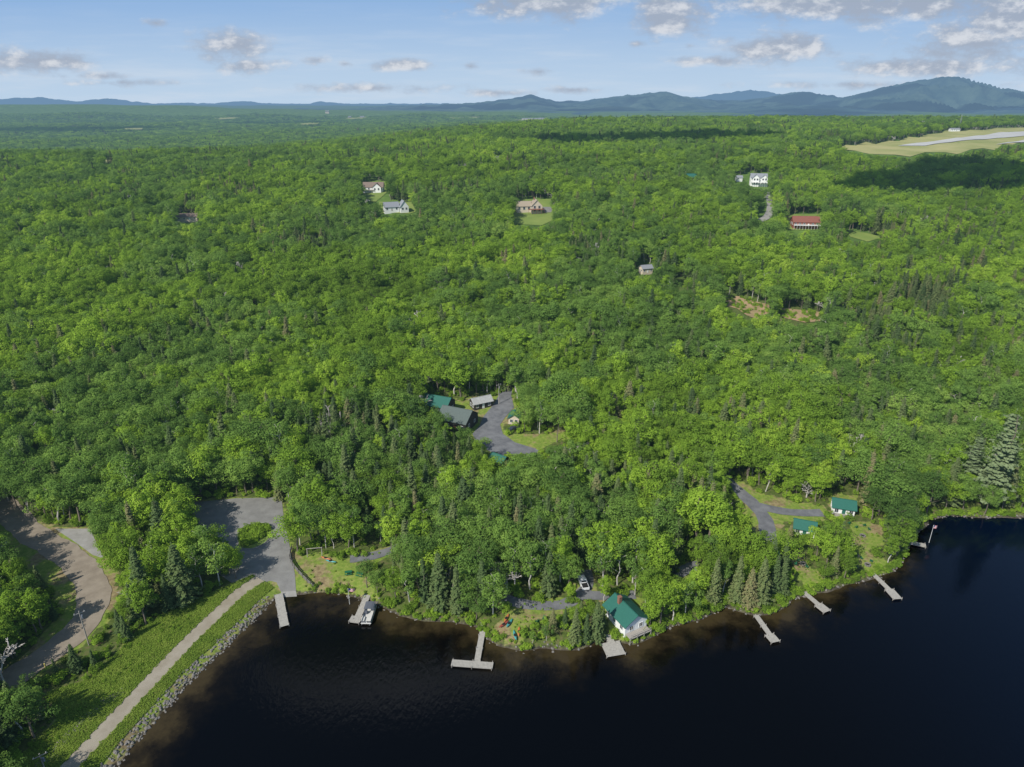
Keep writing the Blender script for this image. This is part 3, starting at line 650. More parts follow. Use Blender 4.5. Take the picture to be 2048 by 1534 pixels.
def house(name,label,u,v,rot,blocks,wallm,roofm,doors=(),porch=None,chimney=None,frame=None,cat='house',group=None,zoff=0,ww=1.0,wh=1.2,gable=False):
    x,y=G(u,v); frame=frame or M_WHITE
    e=thing(name,label,cat,(x,y,float(Hg(x,y))+zoff),rot,group)
    wm=window_me(ww,wh,frame)
    for (cx,cy,L,W,hw,hr,ax,nw) in blocks:
        be=0 if ax=='x' else math.pi/2
        b=MB(); b.prism([(-W/2,-2.5-zoff),(W/2,-2.5-zoff),(W/2,hw),(0,hw+hr-.05),(-W/2,hw)],-L/2,L/2)
        part('wall',b.mesh('wall',[wallm]),e,(cx,cy,0),(0,0,be))
        r=MB(); o=.5; s=hr/(W/2); t=.16
        for sg in(-1,1):
            r.prism([(0,hw+hr+t),(sg*(W/2+o),hw-s*o+t),(sg*(W/2+o),hw-s*o),(0,hw+hr)],-L/2-o,L/2+o)
        r.box(0,0,hw+hr+t,L+2*o+.02,.25,.08)
        rf=part('roof',r.mesh('roof',[roofm]),e,(cx,cy,0),(0,0,be))
        if chimney and (cx,cy)==(blocks[0][0],blocks[0][1]):
            c=MB(); c.box(0,0,0,.8,.8,2.2); c.box(0,0,1.15,.95,.95,.12); part('chimney',c.mesh('chimney',[M_BRICK]),rf,(L*.2,W*.12,hw+hr+.3))
        storeys=max(1,int(round(hw/2.8))) if hw<9 else 1
        for st in range(storeys):
            zc=hw/storeys*(st+.52)
            for side in(-1,1):
                for k in range(nw):
                    lx=-L/2+L*(k+.5)/nw
                    if st==0 and side==-1 and k==nw//2 and doors and (cx,cy)==(blocks[0][0],blocks[0][1]): continue
                    q=Matrix.Rotation(be,4,'Z')@Vector((lx,side*(W/2+.02),zc))
                    part('window',wm,e,(cx+q.x,cy+q.y,q.z),(0,0,be+(0 if side<0 else math.pi)))
            for side in(-1,1):
                for k in (-1,1):
                    q=Matrix.Rotation(be,4,'Z')@Vector((side*(L/2+.02),k*W*.22,zc))
                    part('window',wm,e,(cx+q.x,cy+q.y,q.z),(0,0,be+side*math.pi/2))
        if doors and (cx,cy)==(blocks[0][0],blocks[0][1]):
            lx=-L/2+L*(nw//2+.5)/nw; d=MB(); d.box(0,0,1.05,1.0,.07,2.1); 
            q=Matrix.Rotation(be,4,'Z')@Vector((lx,-W/2-.03,0)); dr=part('door',d.mesh('door',[doors[0]]),e,(cx+q.x,cy+q.y,0),(0,0,be))
            hd=MB(); hd.box(.35,-.07,1,.12,.07,.06); part('handle',hd.mesh('handle',[M_GREYR]),dr)
    if porch:
        px,py,pw,pd,pz,mt=porch; b=MB(); b.box(px,py,pz,pw,pd,.2)
        n=max(2,int(pw/2)); 
        for i in range(n+1): b.box(px-pw/2+pw*i/n,py-pd/2+.06,pz/2+.3-1,.14,.14,pz+2.4)
        b.box(px,py-pd/2+.06,pz+1.05,pw,.1,.1); b.box(px,py-pd/2+.06,pz+.6,pw,.05,.06)
        part('deck',b.mesh('deck',[mt]),e)
    return e
house('cabin','white lakeside cabin with green metal roof beside square dock',1250,1240,math.radians(28),[(0,0,8.5,6.5,2.8,2.0,'y',3)],M_WHITE,M_GRN,doors=(M_GRN,),porch=(0,-5.3,6.2,2.0,.3,M_WOOD),chimney=True,cat='cabin',group='white cabins with green roofs')
house('cabin','small white cabin with green roof at end of gravel drive',1684,1022,math.radians(-18),[(0,0,6.2,5,2.6,1.6,'x',3)],M_WHITE,M_GRN,doors=(M_GRN,),porch=(0,-3.4,5,1.6,.3,M_WOOD),cat='cabin',group='white cabins with green roofs')
house('cabin','white cabin with green roof half hidden by trees',1607,1064,math.radians(-20),[(0,0,5.6,4.6,2.5,1.5,'x',3)],M_WHITE,M_GRN,doors=(M_GRN,),cat='cabin',group='white cabins with green roofs')
house('cabin','tiny green-roofed cabin tucked under lakeside spruces',1558,1122,math.radians(-20),[(0,0,4,3.4,2.3,1.1,'x',2)],M_WHITE,M_GRN,doors=(M_GRN,),cat='cabin',group='white cabins with green roofs')
house('lodge','long dark timber lodge with bright green metal roof',866,820,math.radians(-22),[(0,0,16,8,4.0,2.6,'x',6)],M_DARKW,M_GRN,doors=(M_REDW,),cat='lodge')
house('barn','dark timber barn with weathered grey-green roof beside gravel yard',916,850,math.radians(-24),[(0,0,12,10.5,4.0,3.2,'x',4)],M_DARKW,M_DGREY,doors=(M_REDW,),cat='barn')
house('shed','small dark shed with pale striped roof by the yard',962,812,math.radians(28),[(0,0,8,4.6,2.6,1.5,'x',3)],M_DARKW,simple('striped_roof',(.36,.36,.34),.6,.6,1,wave=1.2),doors=(M_WHITE,),cat='shed')
house('cottage','small cottage with green roof beside the gravel drive',1030,842,math.radians(80),[(0,0,5.5,4.2,2.5,1.5,'x',2)],M_BEIGE,M_GRN,doors=(M_WHITE,),cat='cottage')
house('cottage','green-roofed cottage mostly hidden under yard trees',998,928,math.radians(-35),[(0,0,5.5,4.2,2.3,1.4,'x',2)],M_DARKW,M_GRN,doors=(M_WHITE,),cat='cottage')
hg='houses scattered on the forested hillside'
house('house','white house with brown roof and gables on hillside lawn',748,384,0,[(0,0,19,9,3.6,4,'x',5),(4,-3,7,8,3.6,3.4,'y',2)],M_WHITE,M_BROWNR,doors=(M_WOOD,),porch=(-4,-6,11,3,1,M_WOOD),group=hg,zoff=1.5,wh=1.8,ww=1.4)
house('house','pale grey-roofed house with steep front gable among trees',795,424,math.radians(20),[(-5,1,12,7,3.4,3.4,'x',3),(5,-1,9,7,3.4,4.6,'y',2)],M_WHITE,M_GREYR,doors=(M_WOOD,),group=hg,zoff=1.5,wh=1.8,ww=1.4)
house('chalet','beige chalet with tan roof, glass gable and red deck',1064,424,math.radians(8),[(3,-1,12,9,4.4,4.6,'y',3),(-7,2,12,8,3.8,3.4,'x',3)],M_BEIGE,M_TANR,doors=(M_WOOD,),porch=(2,-8.6,13,3,1.8,M_REDW),group=hg,zoff=1.5,wh=2.4,ww=1.7,chimney=True)
house('house','large grey-roofed white house with two storeys and deck',1515,371,math.radians(-12),[(0,0,15,10,6.4,3.4,'x',5),(-3,-4,7,6,6.4,3,'y',2),(5,-3,6,6,6.4,2.6,'y',2)],M_WHITE,M_GREYR,doors=(M_WOOD,),porch=(0,-8.4,15,3,2.2,M_WHITE),group=hg,zoff=1.5,wh=1.7,ww=1.4)
house('garage','small white garage with grey roof near large house',1477,362,0,[(0,0,6,5,2.6,1.8,'x',2)],M_WHITE,M_GREYR,doors=(M_WHITE,),cat='garage',zoff=1)
house('house','long house with red metal roof and white deck railings',1608,455,math.radians(-6),[(0,0,19,9,3.4,3.6,'x',6)],M_REDW,M_REDR,doors=(M_WHITE,),porch=(0,-6.2,19,3,1.2,M_WHITE),group=hg,zoff=1.5,wh=1.6,ww=1.3)
house('house','low house with brown-red roof half hidden in forest',377,443,math.radians(10),[(0,0,16,7,3.0,2.2,'x',4)],M_BEIGE,M_BROWNR,doors=(M_WHITE,),group=hg,zoff=1.5)
house('house','green-roofed house with red end wall hidden in trees',1385,376,0,[(0,0,18,8,4.4,4,'x',4)],M_REDW,M_GRN,doors=(M_WHITE,),group=hg,zoff=5)
house('cottage','small pale-roofed cottage glimpsed among hillside trees',1291,547,math.radians(20),[(0,0,7,4.6,2.8,1.6,'x',3)],M_BEIGE,M_GREYR,doors=(M_WHITE,),cat='cottage',zoff=1)
house('hangar','long low white airport building beside the runway',1908,263,0,[(0,0,15,8,3,1.5,'x',4)],M_WHITE,M_GREYR,doors=(M_GREYR,),cat='hangar',zoff=1)
for u,v,px,pz in ((1062,244,34,2.2),(1085,243,14,2),(655,227,7,1.2),(725,239,8,1.6),(700,239,6,1.6)):
    x,y=G(u,v); k=y/1365
    house('farm_building','distant long pale building in the valley fields',u,v,0,[(0,0,px*k,5*k,pz*k,1.2*k,'x',4)],M_BEIGE,M_GREYR,cat='building',group='distant valley buildings',zoff=14,ww=k,wh=k)
# ------------------------------------------------------------------ docks
def dock(label,segs,zd=.55):
    A=Gz(*segs[0][0],zd); e=thing('dock',label,'dock',(A[0],A[1],0),0,'wooden docks along the lake shore'); pl=MB(); 
    for a,b,w in segs:
        a=Vector(Gz(*a,zd))-Vector(A); b=Vector(Gz(*b,zd))-Vector(A); d=b-a; L=d.length; an=math.atan2(d.y,d.x); nn=Vector((-d.y,d.x))/L
        k=max(2,int(L/.32))
        for i in range(k):
            c=a+d*(i+.5)/k; pl.box(c.x,c.y,zd+random.uniform(-.012,.012),L/k-.03,w*random.uniform(.985,1.01),.06,an)
        for sg in(-1,1):
            c=(a+b)/2+nn*sg*(w/2-.1); pl.box(c.x,c.y,zd-.13,L,.1,.18,an)
        m=max(2,int(L/3.5)+1)
        for i in range(m):
            for sg in(-1,1):
                c=a+d*(i+.05)/(m-.9)+nn*sg*(w/2+.06); t=MB(); t.tube((0,0,-1.8),(0,0,zd+.35),.07,.07,7); part('post',t.mesh('post',[M_WOOD]),e,(c.x,c.y,0))
    part('deck',pl.mesh('deck',[simple('dock_planks',(.36,.34,.30),.8,.35,2.5)]),e); return e
dock('long narrow grey wooden dock beside the boat ramp',[((557,1188),(569,1252),2.1)])
dock('pale dock with short cross platform and moored pontoon boat',[((736,1188),(713,1240),1.7),((700,1237),(722,1240),2.2)])
dock('T-shaped pale wooden dock reaching from the lawn',[((968,1246),(954,1324),1.4),((903,1325),(986,1331),1.9)])
dock('broad square wooden dock below the white cabin',[((1218,1265),(1222,1286),1.8),((1220,1284),(1233,1311),4.6)])
dock('narrow wooden dock with wider end platform',[((1512,1230),(1542,1272),1.3),((1538,1268),(1552,1284),2.4)],)
dock('narrow wooden dock angled out from rocky point',[((1608,1184),(1640,1211),1.3),((1636,1208),(1655,1223),2.4)])
dock('long narrow wooden dock with end platform off grassy point',[((1745,1146),(1782,1182),1.3),((1778,1178),(1796,1198),2.4)])
dock('short wooden dock on the wooded shore beside flagpole',[((1818,1084),(1852,1091),1.8)])
# pontoon boat
M_ALU=simple('aluminium',(.55,.56,.58),.3,.1,3,metal=.8,spec=.5); M_VINYL=simple('pale_vinyl',(.55,.54,.50),.6,.1,3); M_BLK=simple('black_rubber',(.02,.02,.02),.6,.2,4); M_CANV=simple('grey_canvas',(.10,.11,.13),.8,.15,3)
M_CAR=simple('white_paint',(.72,.73,.74),.3,.04,2,spec=.5)
x,y=Gz(738,1232,0); A=Vector(Gz(745,1205,0));Bv=Vector(Gz(731,1248,0)); an=math.atan2(Bv.y-A.y,Bv.x-A.x)
e=thing('pontoon_boat','grey and white pontoon boat moored alongside a dock','boat',(x,y,0),an)
for sy in(-1,1):
    t=MB(); t.tube((-3.4,sy*.95,.15),(2.8,sy*.95,.15),.33,.33,12); t.tube((2.8,sy*.95,.15),(3.6,sy*.95,.35),.33,.05,12); part('pontoon',t.mesh('pontoon',[M_ALU]),e)
b=MB(); b.box(0,0,.55,6.8,2.5,.12); part('deck',b.mesh('deck',[M_VINYL]),e)
b=MB()
for sy in(-1,1): b.box(0,sy*1.2,.95,6.5,.04,.6)
b.box(-3.2,0,.95,.04,2.36,.6); b.box(3.2,.7,.95,.04,.9,.6); b.box(3.2,-.7,.95,.04,.9,.6); part('railing',b.mesh('railing',[M_ALU]),e)
b=MB()
for cx,cy,sx,sy in((2.2,.85,1.7,.6),(2.2,-.85,1.7,.6),(-2.5,.75,1.2,.7),(-2.5,-.75,1.2,.7)): b.box(cx,cy,.8,sx,sy,.4); b.box(cx,cy+(.28 if cy>0 else -.28),1.1,sx,.12,.4)
part('seat',b.mesh('seat',[M_VINYL]),e)
b=MB(); b.box(-.2,-.7,1.0,.6,.7,.8); b.box(-.05,-.7,1.5,.06,.6,.3,tilt=0); part('helm_console',b.mesh('helm_console',[M_CANV]),e)
b=MB(); b.prism([(-1.15,2.3),(-.6,2.42),(.6,2.42),(1.15,2.3),(1.15,2.34),(.6,2.47),(-.6,2.47),(-1.15,2.34)],-2.6,.2)
for cx in(-2.4,0):
    for cy in(-1.1,1.1): b.tube((cx*.7-.4,cy,.9),(cx,cy,2.32),.025,.025,6)
part('canopy',b.mesh('canopy',[M_CANV]),e)
b=MB(); b.box(-3.55,0,.75,.45,.4,.6); b.box(-3.6,0,.1,.2,.2,.9); part('outboard_motor',b.mesh('outboard_motor',[M_BLK]),e)
def wheel(e,x,y):
    w=MB(); w.tube((x,y-.13,.38),(x,y+.13,.38),.38,.38,16); o=part('wheel',w.mesh('wheel',[M_BLK]),e); r=MB(); r.tube((x,y-.14,.38),(x,y+.14,.38),.2,.2,10); part('rim',r.mesh('rim',[M_ALU]),o)
def pickup(label,u,v,rot,bodym):
    x,y=G(u,v); e=thing('pickup_truck',label,'pickup truck',(x,y,float(Hg(x,y))+.1),rot)
    bm=bmesh.new(); prof=[(-2.8,.5),(-2.8,1.2),(-.75,1.2),(-.6,1.25),(-.45,1.85),(.7,1.88),(1.35,1.25),(2.6,1.12),(2.85,.95),(2.85,.45),(-2.7,.42)]
    vs=[[bm.verts.new((p[0],sy*(.98 if p[1]<1.3 else .82),p[1])) for p in prof] for sy in(-1,1)]; n=len(prof)
    for i in range(n): bm.faces.new((vs[0][i],vs[0][(i+1)%n],vs[1][(i+1)%n],vs[1][i]))
    bm.faces.new(vs[0][::-1]);bm.faces.new(vs[1]); bmesh.ops.recalc_face_normals(bm,faces=bm.faces)
    bmesh.ops.bevel(bm,geom=[q for q in bm.edges],offset=.05,segments=2,affect='EDGES'); me=bpy.data.meshes.new('body');bm.to_mesh(me);bm.free();me.materials.append(bodym); part('body',me,e)
    b=MB(); b.box(-1.75,0,1.21,1.85,1.6,.03); part('cargo_bed',b.mesh('cargo_bed',[M_BLK]),e)
    for nm,V in (('windscreen',[(1.32,-.74,1.32),(1.32,.74,1.32),(.78,.7,1.83),(.78,-.7,1.83)]),('rear_window',[(-.66,-.7,1.32),(-.66,.7,1.32),(-.52,.66,1.76),(-.52,-.66,1.76)])):
        b=MB(); b.add(V,[(0,1,2,3)]); part(nm,b.mesh(nm,[M_GLASS]),e)
    for sy in(-1,1):
        b=MB(); b.add([(-.4,sy*.95,1.3),(1.1,sy*.95,1.3),(.62,sy*.87,1.78),(-.35,sy*.87,1.78)],[(0,1,2,3)]); part('side_window',b.mesh('side_window',[M_GLASS]),e)
        b=MB(); b.box(2.86,sy*.75,.85,.06,.3,.18); part('headlight',b.mesh('headlight',[M_WHITE]),e)
        for cx in(-1.8,1.8): wheel(e,cx,sy*.9)
    return e
pickup('white pickup truck parked on gravel drive among trees',1166,1170,math.radians(100),M_CAR)
def hull_me(L,W,H,mats,deck=True):
    b=MB(); n=12; rings=[]
    for i in range(n+1):
        t=i/n*2-1; w=W/2*(1-abs(t)**2.4)+.015; zk=H*.25*abs(t)**3
        rings.append([(t*L/2,-w,H+zk*.6),(t*L/2,-w*.75,H*.35+zk),(t*L/2,0,zk),(t*L/2,w*.75,H*.35+zk),(t*L/2,w,H+zk*.6),(t*L/2,0,H*(1.12 if deck else .45)+zk*.6)])
    V=[p for r in rings for p in r]; Fq=[]
    for i in range(n):
        for j in range(6): Fq.append((i*6+j,i*6+(j+1)%6,(i+1)*6+(j+1)%6,(i+1)*6+j))
    Fq+=[tuple(range(6)),tuple(range(n*6,n*6+6))]; b.add(V,Fq); return b.mesh('hull',mats,True)
def kayak(label,u,v,rot,colr,nm):
    x,y=G(u,v); e=thing('kayak',label,'kayak',(x,y,float(Hg(x,y))+.08),rot,'kayaks and canoes lying on the lawn')
    part('hull',hull_me(3.3,.7,.32,[simple(nm,colr,.4,.1,3,spec=.5)]),e)
    b=MB(); b.tube((0,0,.33),(0,0,.40),.33,.30,14); o=part('cockpit',b.mesh('cockpit',[M_BLK]),e,(-.1,0,0)); o.scale=(1.7,1,1)
OR=(.50,.17,.06);TE=(.06,.30,.30);RD=(.34,.07,.05)
kayak('orange kayak lying on the lawn near the shore',1013,1238,1.2,OR,'orange_plastic'); kayak('teal kayak lying on the lawn near the shore',1019,1248,1.1,TE,'teal_plastic'); kayak('teal kayak at the water edge of the lawn',1030,1272,1.75,TE,'teal_plastic'); kayak('orange kayak at the water edge of the lawn',1038,1265,1.5,OR,'orange_plastic'); kayak('red kayak lying beside forest edge',1008,1250,.8,RD,'red_plastic')
kayak('orange kayak resting by the beach fence',652,1118,-.4,OR,'orange_plastic'); kayak('teal kayak resting by the beach fence',662,1124,-.3,TE,'teal_plastic')
M_GTB=simple('green_painted_wood',(.02,.13,.06),.6,.2,3)
def table(u,v,rot):
    x,y=G(u,v); e=thing('picnic_table','green picnic table standing on the beach lawn','picnic table',(x,y,float(Hg(x,y))+.02),rot,'green picnic tables on the lawn')
    b=MB(); [b.box(0,k*.17,.75,1.9,.15,.05) for k in(-2,-1,0,1,2)]; part('table_top',b.mesh('table_top',[M_GTB]),e)
    for s_ in(-1,1): b=MB(); b.box(0,s_*.75,.45,1.9,.28,.05); part('bench',b.mesh('bench',[M_GTB]),e)
    for s_ in(-1,1):
        b=MB(); b.box(s_*.7,.35,.37,.08,.1,.9,tilt=.5); b.box(s_*.7,-.35,.37,.08,.1,.9,tilt=-.5); b.box(s_*.7,0,.42,.08,1.6,.08); part('leg',b.mesh('leg',[M_GTB]),e)
table(697,1148,.2);table(720,1151,-.3);table(1707,1135,.4)
def chair(u,v,rot,mt=None):
    mt=mt or M_GTB; x,y=G(u,v); e=thing('garden_chair','dark green wooden garden chair on lakeside lawn','chair',(x,y,float(Hg(x,y))+.02),rot,'garden chairs on the lakeside lawns')
    b=MB(); b.box(0,0,.36,.55,.5,.05,tilt=-.12); part('seat',b.mesh('seat',[mt]),e)
    b=MB(); [b.box(k*.12,.32,.72,.10,.03,.8,tilt=-.3) for k in(-2,-1,0,1,2)]; part('backrest',b.mesh('backrest',[mt]),e)
    for s_ in(-1,1): b=MB(); b.box(s_*.34,0,.58,.12,.7,.03); part('armrest',b.mesh('armrest',[mt]),e)
    for sx in(-1,1):
        for sy in(-1,1): b=MB(); b.box(sx*.3,sy*.25,.27,.06,.08,.56); part('leg',b.mesh('leg',[mt]),e)
def pit(u,v):
    x,y=G(u,v); e=thing('fire_pit','round stone fire pit ring on the lakeside lawn','fire pit',(x,y,float(Hg(x,y))),0,'stone fire pits on the lawns')
    b=MB()
    for k in range(12): a=k*math.pi/6; b.box(.7*math.cos(a),.7*math.sin(a),.16,.3,.34,.36,a)
    part('stone_ring',b.mesh('stone_ring',[M_ROCK]),e); b=MB(); b.tube((0,0,.02),(0,0,.1),.58,.58,14); part('ash_bed',b.mesh('ash_bed',[M_BLK]),e)
for u,v in((1606,1128),(1712,1112),(1690,1078),(1735,1130),(1725,1072)):
    pit(u,v)
for k,(u,v) in enumerate([(1596,1122),(1614,1136),(1700,1105),(1722,1118),(1698,1048),(1712,1056),(1728,1052),(1738,1060),(1742,1124),(1680,1070),(1075,1245),(1088,1240),(1590,1130)]): chair(u,v,rng.uniform(0,6.28))
def sedan(label,u,v,rot,bm_):
    x,y=G(u,v); e=thing('parked_car',label,'car',(x,y,float(Hg(x,y))+.1),rot)
    bm=bmesh.new(); prof=[(-2.25,.45),(-2.3,.95),(-1.6,1.05),(-1.0,1.5),(.4,1.52),(1.1,1.02),(2.1,.88),(2.3,.6),(2.25,.35),(-2.2,.35)]
    vs=[[bm.verts.new((p[0],sy*(.9 if p[1]<1.1 else .68),p[1])) for p in prof] for sy in(-1,1)]; n=len(prof)
    for i in range(n): bm.faces.new((vs[0][i],vs[0][(i+1)%n],vs[1][(i+1)%n],vs[1][i]))
    bm.faces.new(vs[0][::-1]);bm.faces.new(vs[1]); bmesh.ops.recalc_face_normals(bm,faces=bm.faces)
    bmesh.ops.bevel(bm,geom=[q for q in bm.edges],offset=.06,segments=2,affect='EDGES'); me=bpy.data.meshes.new('body');bm.to_mesh(me);bm.free();me.materials.append(bm_); part('body',me,e)
    b=MB(); b.add([(1.08,-.72,1.08),(1.08,.72,1.08),(.5,.62,1.5),(.5,-.62,1.5)],[(0,1,2,3)]); part('windscreen',b.mesh('windscreen',[M_GLASS]),e)
    b=MB(); b.add([(-1.6,-.72,1.1),(-1.6,.72,1.1),(-1.08,.62,1.48),(-1.08,-.62,1.48)],[(0,1,2,3)]); part('rear_window',b.mesh('rear_window',[M_GLASS]),e)
    for sy in(-1,1):
        b=MB(); b.add([(-1.3,sy*.88,1.1),(.9,sy*.88,1.1),(.4,sy*.72,1.45),(-.95,sy*.72,1.45)],[(0,1,2,3)]); part('side_window',b.mesh('side_window',[M_GLASS]),e)
        for cx in(-1.4,1.4): wheel(e,cx,sy*.82)
sedan('dark car parked beside the gravel yard of the lodge',1028,860,.6,simple('dark_paint',(.03,.035,.05),.3,.1,2,spec=.5))
fl=smoothline(GP([(584,1098),(580,1118),(590,1138),(606,1156),(622,1172),(628,1178)]),1.6)
e=thing('fence','dark weathered timber fence curving beside the boat ramp','fence',(fl[0].x,fl[0].y,float(Hg(fl[0].x,fl[0].y))))
b=MB(); o0=fl[0]; z0=e.location.z
for i,(a,c) in enumerate(zip(fl[:-1],fl[1:])):
    q=(a+c)/2; z=float(Hg(q.x,q.y))-z0
    for k in(.35,.75,1.15): b.box(q.x-o0.x,q.y-o0.y,z+k,(c-a).length+.04,.06,.3,math.atan2(c.y-a.y,c.x-a.x))
    pz=MB(); pz.box(0,0,.6,.16,.16,1.6); part('post',pz.mesh('post',[M_DARKW]),e,(a.x-o0.x,a.y-o0.y,float(Hg(a.x,a.y))-z0))
part('rails',b.mesh('rails',[simple('grey_fence_boards',(.16,.15,.14),.9,.3,2)]),e)
x,y=G(630,1110); e=thing('swing_frame','log swing frame standing on the beach lawn','swing',(x,y,float(Hg(x,y))),.15)
b=MB(); b.tube((-2.2,0,2.3),(2.2,0,2.3),.1,.1,8); part('crossbeam',b.mesh('crossbeam',[M_WOOD]),e)
for s_ in(-1,1):
    b=MB(); b.tube((s_*2,-.7,0),(s_*2,0,2.35),.09,.08,7); b.tube((s_*2,.7,0),(s_*2,0,2.35),.09,.08,7); part('leg',b.mesh('leg',[M_WOOD]),e)
for s_ in(-1,1):
    b=MB(); b.box(s_*.8,0,.55,.5,.22,.04); b.tube((s_*.8-.22,0,.55),(s_*.8-.22,0,2.3),.015,.015,4); b.tube((s_*.8+.22,0,.55),(s_*.8+.22,0,2.3),.015,.015,4); part('swing_seat',b.mesh('swing_seat',[M_BLK]),e)
def upole(u,v,h,label):
    x,y=G(u,v); e=thing('utility_pole',label,'utility pole',(x,y,float(Hg(x,y))),.7,'utility poles along the dirt road')
    b=MB(); b.tube((0,0,-1),(0,0,h),.16,.11,9); part('pole',b.mesh('pole',[M_WOOD]),e); b=MB(); b.box(0,0,h-.6,2.4,.12,.14); part('crossarm',b.mesh('crossarm',[M_WOOD]),e)
    for k in(-1,0,1): b=MB(); b.tube((k*1.0,0,h-.53),(k*1.0,0,h-.25),.06,.05,8); part('insulator',b.mesh('insulator',[M_WHITE]),e)
    b=MB(); b.tube((.3,0,h-2.2),(.3,0,h-1.3),.22,.22,10); part('transformer',b.mesh('transformer',[M_GREYR]),e)
upole(178,1290,10,'grey wooden utility pole beside the dirt road'); upole(10,985,10,'grey wooden utility pole at forest road edge'); upole(92,1545,5,'grey wooden pole at foot of the causeway bank'); upole(998,808,9,'grey wooden utility pole by the lodge yard')
def flag(u,v,h,label):
    x,y=G(u,v); e=thing('flagpole',label,'flagpole',(x,y,max(0,float(Hg(x,y)))),.3)
    b=MB(); b.tube((0,0,-.5),(0,0,h),.06,.04,8); b.tube((0,0,h),(0,0,h+.12),.09,.02,8); part('pole',b.mesh('pole',[M_WHITE]),e)
    V=[];Fq=[];mi=[];n=13
    for i in range(n+1):
        for j in range(9): V.append((.05+j*.2,.12*math.sin(j*.9),h-.1-i*.08-.05*j*.3))
    for i in range(n):
        for j in range(8): Fq.append((i*9+j,i*9+j+1,(i+1)*9+j+1,(i+1)*9+j)); mi.append(2 if (i<7 and j<3) else i%2)
    part('flag',mesh_arr('flag',V,Fq,[simple('flag_red',(.5,.02,.03),.8,.1,3),simple('flag_white',(.7,.7,.7),.8,.1,3),simple('flag_blue',(.02,.03,.2),.8,.1,3)],matidx=mi),e)
flag(1856,1092,6.0,'white flagpole with small flag beside the shore dock'); flag(700,1214,5,'slim white flagpole standing at the swimming dock')
x,y=G(91,1334); e=thing('marker_post','short yellow marker post beside the dirt road','post',(x,y,float(Hg(x,y)))); b=MB(); b.tube((0,0,-.2),(0,0,1.0),.16,.16,10); b.tube((0,0,1.0),(0,0,1.12),.16,.05,10); part('post',b.mesh('post',[simple('yellow_paint',(.6,.5,.15),.6,.1,3)]),e)
x,y=G(1917,262); e=thing('radio_mast','lattice radio mast standing beyond the airfield','mast',(x,y,float(Hg(x,y))))
b=MB(); h=26
for k in range(13):
    z=h*k/13;w=.9*(1-z/h)+.5;z2=h*(k+1)/13;w2=.9*(1-z2/h)+.5
    for a in range(3):
        p=lambda q,zz,ww:(ww*math.cos(q*2.094),ww*math.sin(q*2.094),zz); b.tube(p(a,z,w),p(a,z2,w2),.16,.16,4); b.tube(p(a,z,w),p(a+1,z2,w2),.08,.08,4)
part('lattice',b.mesh('lattice',[M_GREYR]),e)
# ------------------------------------------------------------------ mountains
def mrange(name,pts,D,depth,c1,c2,seed,rel=1.0,L=None):
    pu=np.array([p[0] for p in pts],float);pv=np.array([p[1] for p in pts],float)
    U_=np.linspace(pu[0],pu[-1],420); Vv=np.interp(U_,pu,pv); ker=np.hanning(9);ker/=ker.sum(); Vv[4:-4]=np.convolve(Vv,ker,'valid')
    A_=[];E_=[]
    for u,v in zip(U_,Vv): dx,dy,dz=ray(u,v); A_.append(dx/dy);E_.append(dz/dy)
    A_=np.array(A_);E_=np.array(E_); X_=A_*D; top=CH+D*E_+(fbm(U_/11,U_*0+seed)-.5)*D*.0026
    rows=60; Vt=[];
    for r in range(rows):
        t=r/(rows-10)
        if t<=1: y=D-depth*(1-t); sh=t**1.15
        else: y=D+depth*(t-1); sh=1-(t-1)*1.2
        xx=X_*(y/D)**.8
        rg=1-np.abs(2*fbm(xx/520+seed,np.full_like(X_,y/1700),4)-1)*2.4
        z=np.maximum(top,5)*sh+(rg-.35)*np.maximum(top,60)*1.3*rel*min(t,1)**.7*max(0,1-t)**.7-6
        z=np.minimum(z,np.maximum(top,5)*1.02)
        Vt.append(np.stack([xx,np.full_like(X_,y),z],1))
    V=np.concatenate(Vt); n=len(U_); Fq=[(r*n+i,r*n+i+1,(r+1)*n+i+1,(r+1)*n+i) for r in range(rows-1) for i in range(n-1)]
    m,nt,out=new_mat(name+'_forest'); p=pos(nt); f=noise(nt,p,.0016,8,.7); cloud_shade=noise(nt,p,.0005,2)
    c=mixc(nt,maprange(nt,f,.35,.65),c1,c2); c=mixc(nt,maprange(nt,cloud_shade,.50,.58,0,.85),c,tuple(q*.12 for q in c1))  # large dark noise patches paint cloud shadows into the slope colour
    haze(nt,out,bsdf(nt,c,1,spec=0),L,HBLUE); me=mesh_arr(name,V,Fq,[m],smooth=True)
    structure(link(bpy.data.objects.new('mountain_range',me)))
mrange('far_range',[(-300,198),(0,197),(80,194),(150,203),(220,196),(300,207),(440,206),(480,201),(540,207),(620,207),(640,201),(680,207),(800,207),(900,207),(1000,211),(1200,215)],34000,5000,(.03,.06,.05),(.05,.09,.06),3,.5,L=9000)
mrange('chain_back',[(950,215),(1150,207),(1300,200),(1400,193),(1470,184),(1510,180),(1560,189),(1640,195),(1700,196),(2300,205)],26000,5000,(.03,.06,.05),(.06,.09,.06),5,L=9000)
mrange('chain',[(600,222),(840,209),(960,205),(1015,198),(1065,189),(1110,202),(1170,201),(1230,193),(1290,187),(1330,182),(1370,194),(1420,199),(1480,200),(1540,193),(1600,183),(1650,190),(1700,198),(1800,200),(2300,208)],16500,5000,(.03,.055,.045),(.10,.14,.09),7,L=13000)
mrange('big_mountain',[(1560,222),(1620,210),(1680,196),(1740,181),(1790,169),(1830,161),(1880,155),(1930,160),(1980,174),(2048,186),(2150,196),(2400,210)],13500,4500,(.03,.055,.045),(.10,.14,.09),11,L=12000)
mrange('low_ridge',[(800,246),(1000,238),(1200,230),(1400,222),(1550,213),(1640,208),(1720,216),(1850,226),(1960,218),(2100,212),(2400,215)],9500,3000,(.02,.045,.035),(.08,.12,.07),15,.5,L=9500)
